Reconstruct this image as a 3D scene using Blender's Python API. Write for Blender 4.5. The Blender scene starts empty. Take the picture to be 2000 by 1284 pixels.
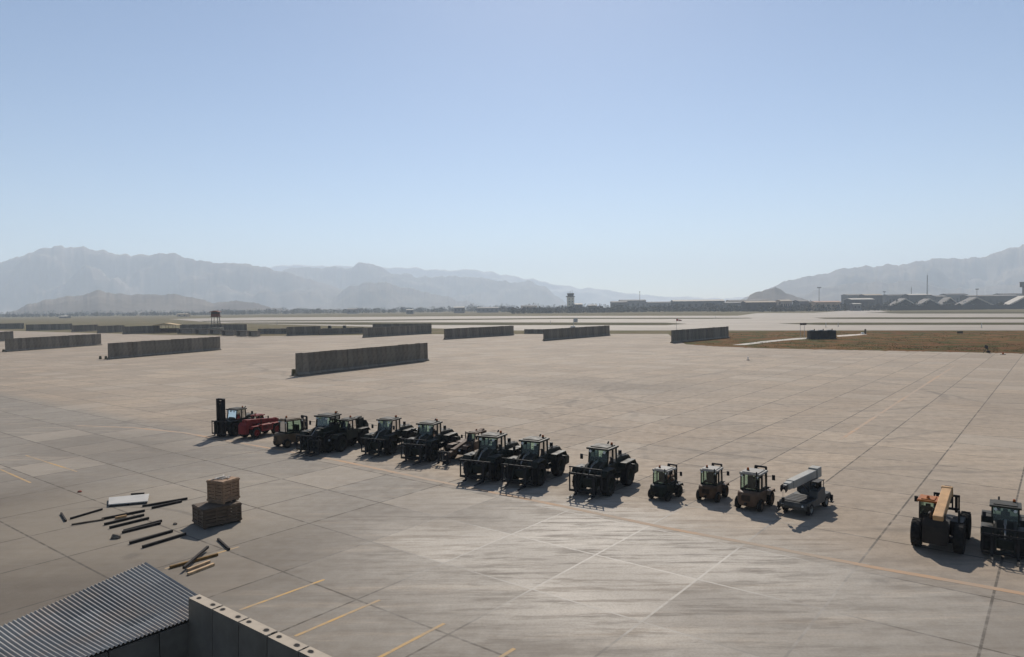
import bpy, math, random
from mathutils import Vector, Matrix, noise as mn

# ------------------------------------------------------------------ camera, sky, sun, exposure
S = bpy.context.scene
COL = S.collection
R_ = math.radians
F_PX, CAM_H = 1378.0, 13.0            # focal length for a 2000 px wide frame, camera height in metres
_U = Vector((-0.01127, 1.0, 42.0 / F_PX)).normalized()
_F = Vector((0, 0, -1)); _F = (_F - _F.dot(_U) * _U).normalized()
_X = _F.cross(_U)
CAM_ROT = Matrix((_X, _F, _U))        # camera axes -> world axes
cam_data = bpy.data.cameras.new('camera')
cam_data.sensor_width = 36.0
cam_data.lens = F_PX / 2000.0 * 36.0
cam_data.clip_start = 0.2
cam_data.clip_end = 60000.0
cam = bpy.data.objects.new('camera', cam_data)
cam.matrix_world = Matrix.Translation((0, 0, CAM_H)) @ CAM_ROT.to_4x4()
COL.objects.link(cam)
S.camera = cam

SUN_EL, SUN_AZ = R_(39.0), R_(4.0)    # azimuth from +Y towards +X
world = bpy.data.worlds.new('World')
S.world = world
world.use_nodes = True
wn = world.node_tree.nodes
sky = wn.new('ShaderNodeTexSky')
sky.sky_type = 'NISHITA'
sky.sun_disc = False
sky.sun_elevation = SUN_EL
sky.sun_rotation = SUN_AZ
sky.altitude = 1400.0
sky.air_density = 1.0
sky.dust_density = 0.6
sky.ozone_density = 2.0
bg = wn['Background']
bg.inputs['Strength'].default_value = 0.086
world.node_tree.links.new(sky.outputs[0], bg.inputs['Color'])
sl = bpy.data.lights.new('sun', 'SUN')
sl.energy = 5.0
sl.angle = R_(0.53)
sl.color = (1.0, 0.925, 0.825)
sun = bpy.data.objects.new('sun', sl)
sd = Vector((math.sin(SUN_AZ) * math.cos(SUN_EL), math.cos(SUN_AZ) * math.cos(SUN_EL), math.sin(SUN_EL)))
sun.rotation_euler = sd.to_track_quat('Z', 'Y').to_euler()
sun.location = (0, 0, 60)
COL.objects.link(sun)
S.view_settings.view_transform = 'Standard'
S.view_settings.look = 'None'
S.view_settings.exposure = 0.22
S.view_settings.gamma = 1.0
S.render.engine = 'CYCLES'
S.cycles.use_denoising = True
S.cycles.max_bounces = 8
S.cycles.transparent_max_bounces = 16
S.cycles.volume_bounces = 2

D1 = Vector((math.sin(R_(38.1)), math.cos(R_(38.1)), 0))      # one joint direction of the apron (to the right, away)
D2 = Vector((-D1.y, D1.x, 0))                                  # the other (to the left, away)


def G(px, py, z=0.0):
    """ground point seen at a spot of the 2000x1284 photograph"""
    d = CAM_ROT @ Vector(((px - 1000.0) / F_PX, -(py - 642.0) / F_PX, -1.0))
    t = (z - CAM_H) / d.z
    return Vector((0, 0, CAM_H)) + d * t


def hor(px):
    return 600.0 - 0.01127 * (px - 1000.0)


def at(px, dist):
    """point on the ground at a given depth below image column px"""
    return Vector(((px - 1000.0) / F_PX * dist, dist, 0))


def zat(px, py, dist):
    return CAM_H + (hor(px) - py) / F_PX * dist


# ------------------------------------------------------------------ materials
MATS = {}


def nodes_of(name):
    m = bpy.data.materials.new(name)
    m.use_nodes = True
    nt = m.node_tree
    return m, nt, nt.nodes, nt.links, nt.nodes['Principled BSDF']


def mix(nt, fac, a, b, mode='MIX'):
    n = nt.nodes.new('ShaderNodeMix')
    n.data_type = 'RGBA'
    n.blend_type = mode
    for sock, v in ((n.inputs[0], fac), (n.inputs[6], a), (n.inputs[7], b)):
        if isinstance(v, (int, float)):
            sock.default_value = v
        elif isinstance(v, tuple):
            sock.default_value = (v + (1,))[:4]
        else:
            nt.links.new(v, sock)
    return n.outputs[2]


def noise_node(nt, vec, scale, detail=4.0, rough=0.55):
    n = nt.nodes.new('ShaderNodeTexNoise')
    n.inputs['Scale'].default_value = scale
    n.inputs['Detail'].default_value = detail
    n.inputs['Roughness'].default_value = rough
    if vec is not None:
        nt.links.new(vec, n.inputs['Vector'])
    return n.outputs['Fac']


def ramp(nt, fac, lo, hi, a=0.0, b=1.0):
    n = nt.nodes.new('ShaderNodeMapRange')
    n.interpolation_type = 'SMOOTHSTEP'
    nt.links.new(fac, n.inputs[0])
    for i, v in enumerate((lo, hi, a, b)):
        n.inputs[i + 1].default_value = v
    return n.outputs[0]


def math_node(nt, op, a, b=None):
    n = nt.nodes.new('ShaderNodeMath')
    n.operation = op
    for i, v in enumerate((a, b)):
        if v is None:
            continue
        if isinstance(v, (int, float)):
            n.inputs[i].default_value = v
        else:
            nt.links.new(v, n.inputs[i])
    return n.outputs[0]


def mapped(nt, coord='Object', scale=(1, 1, 1), rot=(0, 0, 0)):
    tc = nt.nodes.new('ShaderNodeTexCoord')
    mp = nt.nodes.new('ShaderNodeMapping')
    mp.inputs['Scale'].default_value = scale
    mp.inputs['Rotation'].default_value = rot
    nt.links.new(tc.outputs[coord], mp.inputs['Vector'])
    return mp.outputs[0]


def simple(name, base, rough=0.7, var=0.3, scale=3.0, metal=0.0, dirt=None, dirt_amt=0.4, bump=0.0, lit_top=None):
    """painted / weathered surface: two noises break the colour up, optional dirt, optional sunlit tone painted on tops"""
    if name in MATS:
        return MATS[name]
    m, nt, N, L, bs = nodes_of(name)
    v = mapped(nt)
    n1 = noise_node(nt, v, scale, 5)
    n2 = noise_node(nt, v, scale * 0.23, 3)
    lo = tuple(c * (1 - var) for c in base)
    hi = tuple(min(1, c * (1 + var)) for c in base)
    c = mix(nt, ramp(nt, n1, .3, .7), lo, hi)
    if dirt:
        c = mix(nt, ramp(nt, n2, .42, .72, 0, dirt_amt), c, dirt)
    if lit_top:                              # sunlit look painted as a paler colour on faces that point up
        ge = N.new('ShaderNodeNewGeometry')
        sp = N.new('ShaderNodeSeparateXYZ'); L.new(ge.outputs['Normal'], sp.inputs[0])
        c = mix(nt, math_node(nt, 'MULTIPLY', ramp(nt, sp.outputs[2], .6, .9), ramp(nt, n1, .25, .6, .65, 1)), c, lit_top)
    L.new(c, bs.inputs['Base Color'])
    L.new(ramp(nt, n1, .3, .7, max(0, rough - .1), min(1, rough + .1)), bs.inputs['Roughness'])
    bs.inputs['Metallic'].default_value = metal
    bs.inputs['Specular IOR Level'].default_value = .15
    if bump:
        b = N.new('ShaderNodeBump')
        b.inputs['Strength'].default_value = bump
        b.inputs['Distance'].default_value = 0.02
        L.new(n1, b.inputs['Height'])
        L.new(b.outputs[0], bs.inputs['Normal'])
    MATS[name] = m
    return m


DUST = (0.30, 0.24, 0.17)
M_GREEN = lambda: simple('olive_green_paint', (0.014, 0.017, 0.012), .6, .25, 2.0, dirt=DUST, dirt_amt=.05, lit_top=(.04, .037, .03))
M_TAN = lambda: simple('tan_paint', (0.11, 0.075, 0.046), .65, .25, 2.0, dirt=DUST, dirt_amt=.2)
M_RED = lambda: simple('red_paint', (0.17, 0.019, 0.017), .55, .2, 2.0, dirt=DUST, dirt_amt=.06)
M_YELLOW = lambda: simple('amber_paint', (0.46, 0.27, 0.125), .55, .15, 2.0, dirt=DUST, dirt_amt=.25)
M_BROWN = lambda: simple('brown_paint', (0.085, 0.050, 0.030), .65, .2, 2.0, dirt=DUST, dirt_amt=.15)
M_TYRE = lambda: simple('tyre_rubber', (0.014, 0.0135, 0.013), .9, .3, 6.0, dirt=DUST, dirt_amt=.06)
M_BLACK = lambda: simple('black_steel', (0.012, 0.012, 0.013), .55, .3, 4.0, dirt=DUST, dirt_amt=.05)
M_STEEL = lambda: simple('worn_steel', (0.22, 0.21, 0.2), .45, .3, 5.0, metal=.7)
M_GREY = lambda: simple('grey_paint', (0.42, 0.42, 0.41), .5, .12, 3.0, dirt=DUST, dirt_amt=.25)
M_WHITE = lambda: simple('white_paint', (0.72, 0.70, 0.66), .5, .08, 3.0, dirt=DUST, dirt_amt=.2)
M_LAMP = lambda: simple('lamp_glass', (0.6, 0.6, 0.58), .15, .1)
M_ORANGE = lambda: simple('beacon_orange', (0.38, 0.10, 0.02), .35, .15)
M_BARRIER = lambda: simple('barrier_concrete', (0.285, 0.255, 0.215), .9, .22, 1.4, dirt=(0.16, 0.14, 0.115), dirt_amt=.6, bump=.15)
M_TIMBER = lambda: simple('dark_timber', (0.024, 0.020, 0.018), .8, .4, 5.0)
M_PALEWOOD = lambda: simple('pale_timber', (0.42, 0.29, 0.17), .8, .25, 5.0)
M_TARWOOD = lambda: simple('yellow_brown_timber', (0.17, 0.10, 0.035), .8, .3, 5.0)


def wood_mat(name, base):
    if name in MATS:
        return MATS[name]
    m, nt, N, L, bs = nodes_of(name)
    v = mapped(nt, scale=(1, 1, 9))
    n = noise_node(nt, v, 3.0, 5)
    n2 = noise_node(nt, mapped(nt), 1.2, 3)
    c = mix(nt, ramp(nt, n, .3, .7), tuple(x * .6 for x in base), tuple(x * 1.3 for x in base))
    c = mix(nt, ramp(nt, n2, .5, .75, 0, .5), c, tuple(x * .45 for x in base))
    L.new(c, bs.inputs['Base Color'])
    bs.inputs['Roughness'].default_value = .85
    MATS[name] = m
    return m


def glass_mat():
    if 'cab_glass' in MATS:
        return MATS['cab_glass']
    m, nt, N, L, bs = nodes_of('cab_glass')
    N.remove(bs)
    out = N['Material Output']
    tr = N.new('ShaderNodeBsdfTransparent')
    tr.inputs[0].default_value = (0.66, 0.80, 0.72, 1)
    gl = N.new('ShaderNodeBsdfGlossy')
    gl.inputs['Roughness'].default_value = .05
    fr = N.new('ShaderNodeFresnel')
    fr.inputs['IOR'].default_value = 1.45
    mx = N.new('ShaderNodeMixShader')
    L.new(fr.outputs[0], mx.inputs[0]); L.new(tr.outputs[0], mx.inputs[1]); L.new(gl.outputs[0], mx.inputs[2])
    L.new(mx.outputs[0], out.inputs['Surface'])
    MATS['cab_glass'] = m
    return m


# ------------------------------------------------------------------ mesh builder
class MB:
    def __init__(self):
        self.v, self.f = [], []

    def add(self, vs, fs, M=None):
        o = len(self.v)
        self.v += [tuple(M @ Vector(p)) if M else tuple(p) for p in vs]
        self.f += [tuple(i + o for i in f) for f in fs]
        return self

    def box(self, c, s, bev=0.02, rot=None):
        hx, hy, hz = s[0] / 2, s[1] / 2, s[2] / 2
        b = min(bev, hx * .45, hy * .45, hz * .45)
        M = Matrix.Translation(c) @ (rot.to_4x4() if rot else Matrix.Identity(4))
        if b <= 0:
            vs = [(x * hx, y * hy, z * hz) for z in (-1, 1) for y in (-1, 1) for x in (-1, 1)]
            fs = [(0, 2, 3, 1), (4, 5, 7, 6), (0, 1, 5, 4), (2, 6, 7, 3), (0, 4, 6, 2), (1, 3, 7, 5)]
            return self.add(vs, fs, M)
        vs, idx = [], {}
        for sx in (-1, 1):
            for sy in (-1, 1):
                for sz in (-1, 1):
                    for a in range(3):
                        p = [sx * (hx - b), sy * (hy - b), sz * (hz - b)]
                        p[a] = (sx * hx, sy * hy, sz * hz)[a]
                        idx[(sx, sy, sz, a)] = len(vs)
                        vs.append(tuple(p))
        fs = []
        for a in range(3):
            u, w = [i for i in range(3) if i != a]
            for s_ in (-1, 1):
                q = []
                for du, dw in ((-1, -1), (1, -1), (1, 1), (-1, 1)):
                    k = [0, 0, 0]; k[a] = s_; k[u] = du; k[w] = dw
                    q.append(idx[(k[0], k[1], k[2], a)])
                fs.append(tuple(q))
            for du in (-1, 1):
                for dw in (-1, 1):
                    k0 = [0, 0, 0]; k0[u] = du; k0[w] = dw
                    k0[a] = -1; k1 = k0[:]; k1[a] = 1
                    fs.append((idx[(*k0, u)], idx[(*k1, u)], idx[(*k1, w)], idx[(*k0, w)]))
        for sx in (-1, 1):
            for sy in (-1, 1):
                for sz in (-1, 1):
                    fs.append(tuple(idx[(sx, sy, sz, a)] for a in range(3)))
        return self.add(vs, fs, M)

    def bar(self, p, q, w, h, bev=0.012):
        """box beam from p to q"""
        p, q = Vector(p), Vector(q)
        d = q - p
        rot = d.to_track_quat('X', 'Z').to_matrix()
        return self.box((p + q) / 2, (d.length, w, h), bev, rot)

    def tube(self, p, q, r, r2=None, n=10, caps=True):
        p, q = Vector(p), Vector(q)
        r2 = r if r2 is None else r2
        M = (q - p).to_track_quat('Z', 'Y').to_matrix()
        vs, fs = [], []
        for k in range(n):
            a = 2 * math.pi * k / n
            e = M @ Vector((math.cos(a), math.sin(a), 0))
            vs += [p + e * r, q + e * r2]
        for k in range(n):
            j = (k + 1) % n
            fs.append((2 * k, 2 * j, 2 * j + 1, 2 * k + 1))
        if caps:
            fs.append(tuple(2 * k for k in reversed(range(n))))
            fs.append(tuple(2 * k + 1 for k in range(n)))
        return self.add(vs, fs)

    def prism(self, prof, y0, y1, bev=0.03):
        """side profile [(x, z)] swept across y, its side edges chamfered"""
        n = len(prof)
        cx = sum(p[0] for p in prof) / n; cz = sum(p[1] for p in prof) / n
        def ins(p, d):
            v = Vector((cx - p[0], cz - p[1])); L = v.length or 1
            v = v / L * d
            return (p[0] + v.x, p[1] + v.y)
        b = min(bev, (y1 - y0) * .3)
        rings = [([ins(p, b) for p in prof], y0), (prof, y0 + b), (prof, y1 - b), ([ins(p, b) for p in prof], y1)]
        vs, fs = [], []
        for pr, y in rings:
            vs += [(p[0], y, p[1]) for p in pr]
        for r in range(3):
            for k in range(n):
                j = (k + 1) % n
                fs.append((r * n + k, r * n + j, (r + 1) * n + j, (r + 1) * n + k))
        fs.append(tuple(reversed(range(n))))
        fs.append(tuple(3 * n + k for k in range(n)))
        return self.add(vs, fs)

    def lathe(self, prof, c, axis='Y', n=24):
        """profile [(radius, along)] turned round an axis through c"""
        vs, fs = [], []
        m = len(prof)
        for k in range(n):
            a = 2 * math.pi * k / n
            for r, t in prof:
                if axis == 'Y':
                    vs.append((c[0] + r * math.cos(a), c[1] + t, c[2] + r * math.sin(a)))
                else:
                    vs.append((c[0] + r * math.cos(a), c[1] + r * math.sin(a), c[2] + t))
        for k in range(n):
            j = (k + 1) % n
            for i in range(m - 1):
                fs.append((k * m + i, k * m + i + 1, j * m + i + 1, j * m + i))
        return self.add(vs, fs)

    def quad(self, a, b, c, d):
        return self.add([a, b, c, d], [(0, 1, 2, 3)])

    def build(self, name, material, parent=None, smooth=35, mats=None):
        me = bpy.data.meshes.new(name)
        me.from_pydata(self.v, [], self.f)
        import bmesh
        bm = bmesh.new(); bm.from_mesh(me)
        bmesh.ops.recalc_face_normals(bm, faces=bm.faces[:])
        bm.to_mesh(me); bm.free()
        if smooth:
            me.shade_smooth()
            me.set_sharp_from_angle(angle=R_(smooth))
        me.materials.append(material)
        o = bpy.data.objects.new(name, me)
        COL.objects.link(o)
        if parent:
            o.parent = parent
        return o


def tag(o, label, cat, group=None):
    o['label'] = label
    o['category'] = cat
    if group:
        o['group'] = group
    return o


def thing(name, label, cat, loc=(0, 0, 0), rz=0.0, group=None):
    o = bpy.data.objects.new(name, None)
    o.empty_display_size = .2
    o.location = loc
    o.rotation_euler = (0, 0, rz)
    COL.objects.link(o)
    return tag(o, label, cat, group)


def copy_tree(o, parent=None):
    c = o.copy()
    COL.objects.link(c)
    if parent:
        c.parent = parent
    for ch in list(o.children):
        copy_tree(ch, c)
    return c


def structure(o):
    o['kind'] = 'structure'
    return o


# ------------------------------------------------------------------ setting: ground sheets
rnd = random.Random(7)


def concrete_mat():
    m, nt, N, L, bs = nodes_of('apron_concrete')
    v = mapped(nt, rot=(0, 0, -math.atan2(D1.y, D1.x)))      # x along D1, y along D2
    sx = N.new('ShaderNodeSeparateXYZ'); L.new(v, sx.inputs[0])

    def joint(sock, period, off, w):
        a = math_node(nt, 'ADD', sock, off)
        a = math_node(nt, 'DIVIDE', a, period)
        fr = math_node(nt, 'FRACT', a)
        d = math_node(nt, 'ABSOLUTE', math_node(nt, 'SUBTRACT', fr, 0.5))
        d = math_node(nt, 'MULTIPLY', math_node(nt, 'SUBTRACT', 0.5, d), period)
        return ramp(nt, d, w * .6, w * 1.4, 1, 0), a

    jx, ax = joint(sx.outputs[0], 5.6, JOINT_OFF[0], .055)
    jy, ay = joint(sx.outputs[1], 5.6, JOINT_OFF[1], .055)
    # slab to slab tone
    cb = N.new('ShaderNodeCombineXYZ')
    L.new(math_node(nt, 'FLOOR', ax), cb.inputs[0]); L.new(math_node(nt, 'FLOOR', ay), cb.inputs[1])
    wnz = N.new('ShaderNodeTexWhiteNoise'); L.new(cb.outputs[0], wnz.inputs['Vector'])
    big = noise_node(nt, v, .022, 5, .6)
    mid = noise_node(nt, v, .11, 6, .62)
    fine = noise_node(nt, v, 1.3, 6, .65)
    grit = noise_node(nt, v, 9.0, 3, .6)
    streak_v = mapped(nt, rot=(0, 0, R_(-9)), scale=(.09, .8, 1))
    streak = noise_node(nt, streak_v, 1.0, 9, .72)
    streak_v2 = mapped(nt, rot=(0, 0, R_(33)), scale=(.20, 1.6, 1))
    streak2 = noise_node(nt, streak_v2, 1.0, 9, .72)
    streak3 = noise_node(nt, mapped(nt, rot=(0, 0, R_(12)), scale=(.06, .55, 1)), 1.3, 9, .72)
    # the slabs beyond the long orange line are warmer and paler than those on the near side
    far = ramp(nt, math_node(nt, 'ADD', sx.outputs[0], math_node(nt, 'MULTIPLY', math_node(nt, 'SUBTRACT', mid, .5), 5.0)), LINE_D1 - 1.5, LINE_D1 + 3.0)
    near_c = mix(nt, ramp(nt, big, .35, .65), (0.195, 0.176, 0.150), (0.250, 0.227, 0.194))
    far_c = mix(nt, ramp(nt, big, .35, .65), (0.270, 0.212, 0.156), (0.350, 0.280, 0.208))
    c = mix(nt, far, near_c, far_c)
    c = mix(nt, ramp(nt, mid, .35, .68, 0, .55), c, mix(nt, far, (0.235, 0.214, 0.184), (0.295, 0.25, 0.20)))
    c = mix(nt, ramp(nt, fine, .35, .75, 0, .40), c, (0.17, 0.142, 0.115))
    c = mix(nt, ramp(nt, streak, .48, .68, 0, .50), c, (0.135, 0.113, 0.092))
    c = mix(nt, ramp(nt, streak2, .50, .70, 0, .42), c, (0.14, 0.12, 0.10))
    c = mix(nt, ramp(nt, streak3, .50, .68, 0, .50), c, (0.37, 0.305, 0.235))
    c = mix(nt, ramp(nt, wnz.outputs['Value'], 0, 1, 0, .36), c, (0.15, 0.130, 0.108))
    c = mix(nt, ramp(nt, wnz.outputs['Value'], .84, .87, 0, .32), c, (0.36, 0.31, 0.25))
    c = mix(nt, ramp(nt, wnz.outputs['Value'], .10, .13, .30, 0), c, (0.13, 0.11, 0.09))
    # washed pale area in the middle foreground, with a ragged edge
    geo = N.new('ShaderNodeNewGeometry')

    def blob(cx, cy, r0, r1, sy=1.0, amp=9.0):
        mp = N.new('ShaderNodeMapping')
        mp.vector_type = 'TEXTURE'
        mp.inputs['Location'].default_value = (cx, cy, 0)
        mp.inputs['Rotation'].default_value = (0, 0, R_(51.9))
        mp.inputs['Scale'].default_value = (1, sy, 1)
        L.new(geo.outputs['Position'], mp.inputs['Vector'])
        ln = N.new('ShaderNodeVectorMath'); ln.operation = 'LENGTH'
        L.new(mp.outputs[0], ln.inputs[0])
        d = math_node(nt, 'ADD', ln.outputs['Value'], math_node(nt, 'MULTIPLY', math_node(nt, 'SUBTRACT', mid, .5), amp * 2))
        d = math_node(nt, 'ADD', d, math_node(nt, 'MULTIPLY', math_node(nt, 'SUBTRACT', streak, .5), amp * 2))
        return ramp(nt, d, r0, r1, 1, 0)

    p = G(1180, 1080)
    pale = blob(p.x, p.y, 2.0, 15, 1.3, 5.0)
    c = mix(nt, math_node(nt, 'MULTIPLY', math_node(nt, 'MULTIPLY', pale, ramp(nt, wnz.outputs['Value'], 0, 1, .55, 1)), ramp(nt, streak2, .46, .62, .95, .15)), c, (0.50, 0.455, 0.395))
    p = G(-60, 1090)
    corner_shade = blob(p.x, p.y, 6, 20, 1.4, 4.0)  # darker left corner painted in, for lens vignetting and sun glare
    c = mix(nt, math_node(nt, 'MULTIPLY', corner_shade, .85), c, (0.095, 0.079, 0.062))
    p = G(300, 1000)
    grey = blob(p.x, p.y, 6, 14, 1.0, 4)
    c = mix(nt, math_node(nt, 'MULTIPLY', grey, .35), c, (0.30, 0.26, 0.205))
    for px, py, r, s_, a in ((250, 880, 9, 2.2, .55), (1190, 752, 14, 2.4, .5), (880, 1010, 5, 1.6, .35), (620, 790, 16, 2.0, .3), (1240, 1140, 3.5, 3.5, .35)):
        p = G(px, py)
        k = blob(p.x, p.y, r * .2, r, s_, r * .5)
        c = mix(nt, math_node(nt, 'MULTIPLY', k, a), c, (0.125, 0.108, 0.09))
    # tyre marks: thin arcs and rings worn into the surface
    for px, py, rad, w, a in ((1480, 760, 24, .5, .35), (1000, 700, 60, .6, .35), (1300, 800, 15, .35, .35), (1650, 800, 34, .5, .35),
                              (1250, 770, 42, .5, .3), (760, 800, 30, .4, .3), (60, 1080, 9, .16, .5), (1700, 900, 19, .3, .3)):
        p = G(px, py)
        mp = N.new('ShaderNodeMapping'); mp.vector_type = 'TEXTURE'
        mp.inputs['Location'].default_value = (p.x, p.y, 0)
        L.new(geo.outputs['Position'], mp.inputs['Vector'])
        ln = N.new('ShaderNodeVectorMath'); ln.operation = 'LENGTH'
        L.new(mp.outputs[0], ln.inputs[0])
        wob = math_node(nt, 'MULTIPLY', math_node(nt, 'SUBTRACT', big, .5), rad * .5)
        d = math_node(nt, 'ABSOLUTE', math_node(nt, 'SUBTRACT', math_node(nt, 'ADD', ln.outputs['Value'], wob), rad))
        k = math_node(nt, 'MULTIPLY', ramp(nt, d, w * .5, w * 1.5, 1, 0), ramp(nt, mid, .42, .6, 0, a))
        c = mix(nt, k, c, (0.10, 0.088, 0.075))
    # oil drips
    vo = N.new('ShaderNodeTexVoronoi'); vo.inputs['Scale'].default_value = .16
    L.new(v, vo.inputs['Vector'])
    spot = math_node(nt, 'MULTIPLY', ramp(nt, vo.outputs['Distance'], .04, .11, 1, 0), ramp(nt, mid, .48, .6, 0, .55))
    c = mix(nt, spot, c, (0.075, 0.066, 0.058))
    c = mix(nt, ramp(nt, grit, .35, .7, 0, .22), c, (0.14, 0.12, 0.098))
    # joints: dark tar, in the washed area pale dust
    jn = math_node(nt, 'MAXIMUM', math_node(nt, 'MULTIPLY', jx, .88), math_node(nt, 'MULTIPLY', jy, .92))
    jn = math_node(nt, 'MULTIPLY', jn, ramp(nt, fine, .30, .55, .25, 1))
    jc = mix(nt, pale, (0.07, 0.06, 0.05), (0.47, 0.435, 0.385))
    c = mix(nt, jn, c, jc)
    hv = N.new('ShaderNodeHueSaturation'); hv.inputs['Value'].default_value = 1.12; hv.inputs['Saturation'].default_value = 1.04
    L.new(c, hv.inputs['Color']); c = hv.outputs[0]
    L.new(c, bs.inputs['Base Color'])
    L.new(ramp(nt, fine, .3, .7, .80, .96), bs.inputs['Roughness'])
    bs.inputs['Specular IOR Level'].default_value = .16
    bp = N.new('ShaderNodeBump'); bp.inputs['Strength'].default_value = .25; bp.inputs['Distance'].default_value = .01
    L.new(grit, bp.inputs['Height']); L.new(bp.outputs[0], bs.inputs['Normal'])
    return m


def strip_concrete(name, a, b):
    m, nt, N, L, bs = nodes_of(name)
    v = mapped(nt)
    n = noise_node(nt, v, .02, 6, .62)
    n2 = noise_node(nt, mapped(nt, scale=(.004, .06, 1), rot=(0, 0, R_(-2))), 1.0, 5, .6)
    c = mix(nt, ramp(nt, n, .3, .7), a, b)
    c = mix(nt, ramp(nt, n2, .5, .7, 0, .45), c, tuple(x * .6 for x in a))
    L.new(c, bs.inputs['Base Color'])
    bs.inputs['Roughness'].default_value = .85
    return m


def grass_ground(name, cols, s=1.0):
    m, nt, N, L, bs = nodes_of(name)
    v = mapped(nt)
    a = noise_node(nt, v, .018 * s, 6, .65)
    b = noise_node(nt, v, .11 * s, 6, .65)
    d = noise_node(nt, v, 1.2 * s, 5, .65)
    c = mix(nt, ramp(nt, a, .35, .65), cols[0], cols[1])
    c = mix(nt, ramp(nt, b, .44, .60), c, cols[2])
    c = mix(nt, ramp(nt, d, .4, .75, 0, .6), c, cols[3])
    L.new(c, bs.inputs['Base Color'])
    bs.inputs['Roughness'].default_value = .95
    bs.inputs['Specular IOR Level'].default_value = .02
    return m


def sheet(name, pts, z, material, thick=None):
    """flat ground sheet from ground points"""
    vs = [(p[0], p[1], z) for p in pts]
    mb = MB(); mb.add(vs, [tuple(range(len(vs)))])
    me = bpy.data.meshes.new(name)
    me.from_pydata(mb.v, [], mb.f)
    if me.polygons[0].normal.z < 0:
        me.flip_normals()
    me.materials.append(material)
    o = bpy.data.objects.new(name, me)
    COL.objects.link(o)
    return structure(o)


def gp(*px):
    return [G(x, y) for x, y in px]


# joint offsets so that a joint of each family runs where the photograph shows one
_c, _s = D1.x, D1.y
_pj = G(1630, 1162)
_pk = G(100, 1072)
JOINT_OFF = (-_pk.dot(D1), -_pj.dot(D2))
LINE_D1 = G(1100, 990).dot(D1)

dry_mat = grass_ground('dry_field', ((0.125, 0.098, 0.056), (0.165, 0.138, 0.082), (0.11, 0.10, 0.05), (0.10, 0.077, 0.046)), .35)
verge_mat = grass_ground('dry_verge', ((0.075, 0.065, 0.032), (0.095, 0.078, 0.04), (0.06, 0.06, 0.026), (0.06, 0.048, 0.026)), .5)
infield_mat = grass_ground('infield_soil', ((0.125, 0.058, 0.023), (0.155, 0.082, 0.031), (0.055, 0.060, 0.017), (0.085, 0.050, 0.022)), 1.0)
GR = 13500.0
structure(MB().quad((-GR, -400, 0), (GR, -400, 0), (GR, GR, 0), (-GR, GR, 0)).build('ground', dry_mat, smooth=0))
apron_pts = [Vector((150, -60, 0)), Vector((400, 120, 0))] + gp((2300, 695), (2000, 691), (1760, 686), (1500, 681), (1400, 677), (1340, 673), (1318, 664), (1305, 652.5), (1000, 653), (850, 653), (600, 656),
                                                                (500, 657), (300, 654), (0, 646), (-300, 650)) + [Vector((-500, 120, 0)), Vector((-200, -60, 0))]
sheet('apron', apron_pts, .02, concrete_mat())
runway_mat = strip_concrete('runway_concrete', (0.20, 0.168, 0.130), (0.265, 0.222, 0.175))
sheet('runway', gp((420, 631), (700, 638), (1000, 646), (2600, 646), (2600, 612.5), (1745, 612.2), (1720, 607), (1655, 607), (1590, 611.5), (1480, 612), (1440, 617), (1000, 617.5), (500, 620.5), (330, 623.5)),
      .06, runway_mat)
taxi = [((390, 627.4), (500, 626.3), (700, 625.2), (1100, 621.2), (1462, 621.3), (1470, 622.4), (1380, 623.2), (1100, 623.4), (700, 627.4), (500, 628.3), (400, 629)),
        ((440, 630.6), (700, 630), (1000, 630.3), (1300, 630.8), (1342, 633), (1300, 635.6), (1000, 635.6), (700, 635), (460, 632)),
        ((1590, 621), (1700, 620.3), (2600, 620.3), (2600, 623.6), (1700, 623.6), (1610, 623.2)),
        ((1520, 632.5), (1600, 630.8), (2600, 630.6), (2600, 634.8), (1600, 635.2)),
        ((1690, 611), (1760, 609.4), (2600, 609.4), (2600, 612.6), (1760, 612.9))]
for t in taxi:
    sheet('grass_strip', gp(*t), .10, verge_mat)
def ragged(pts, step=6.0):
    out = []
    for (xa, ya), (xb, yb) in zip(pts, pts[1:]):
        n = max(1, int(abs(xb - xa) / step))
        for k in range(n):
            x = xa + (xb - xa) * k / n
            out.append((x, ya + (yb - ya) * k / n + 1.5 * mn.fractal(Vector((x * .06, 3, 0)), .6, 2.0, 5)))
    return out


sheet('infield', gp((1340, 673), (1312, 655), (1425, 648.5), (1560, 646.6), (2600, 646.4), (2600, 698), *ragged([(2300, 695), (2000, 691), (1760, 686), (1500, 681), (1400, 677), (1345, 673.3)])), .045, infield_mat)
track_mat = strip_concrete('track_gravel', (0.30, 0.275, 0.23), (0.38, 0.345, 0.29))
sheet('path', gp((1430, 674.5), (1490, 667), (1560, 660.5), (1576, 660.2), (1576, 662.6), (1530, 666), (1490, 670.5), (1455, 674.5)), .065, track_mat)
sheet('pavement', gp((1634, 655.5), (1690, 652.2), (1694, 653.8), (1660, 657), (1636, 658.4)), .065, strip_concrete('slab_pale', (0.42, 0.35, 0.28), (0.48, 0.41, 0.34)))
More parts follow.
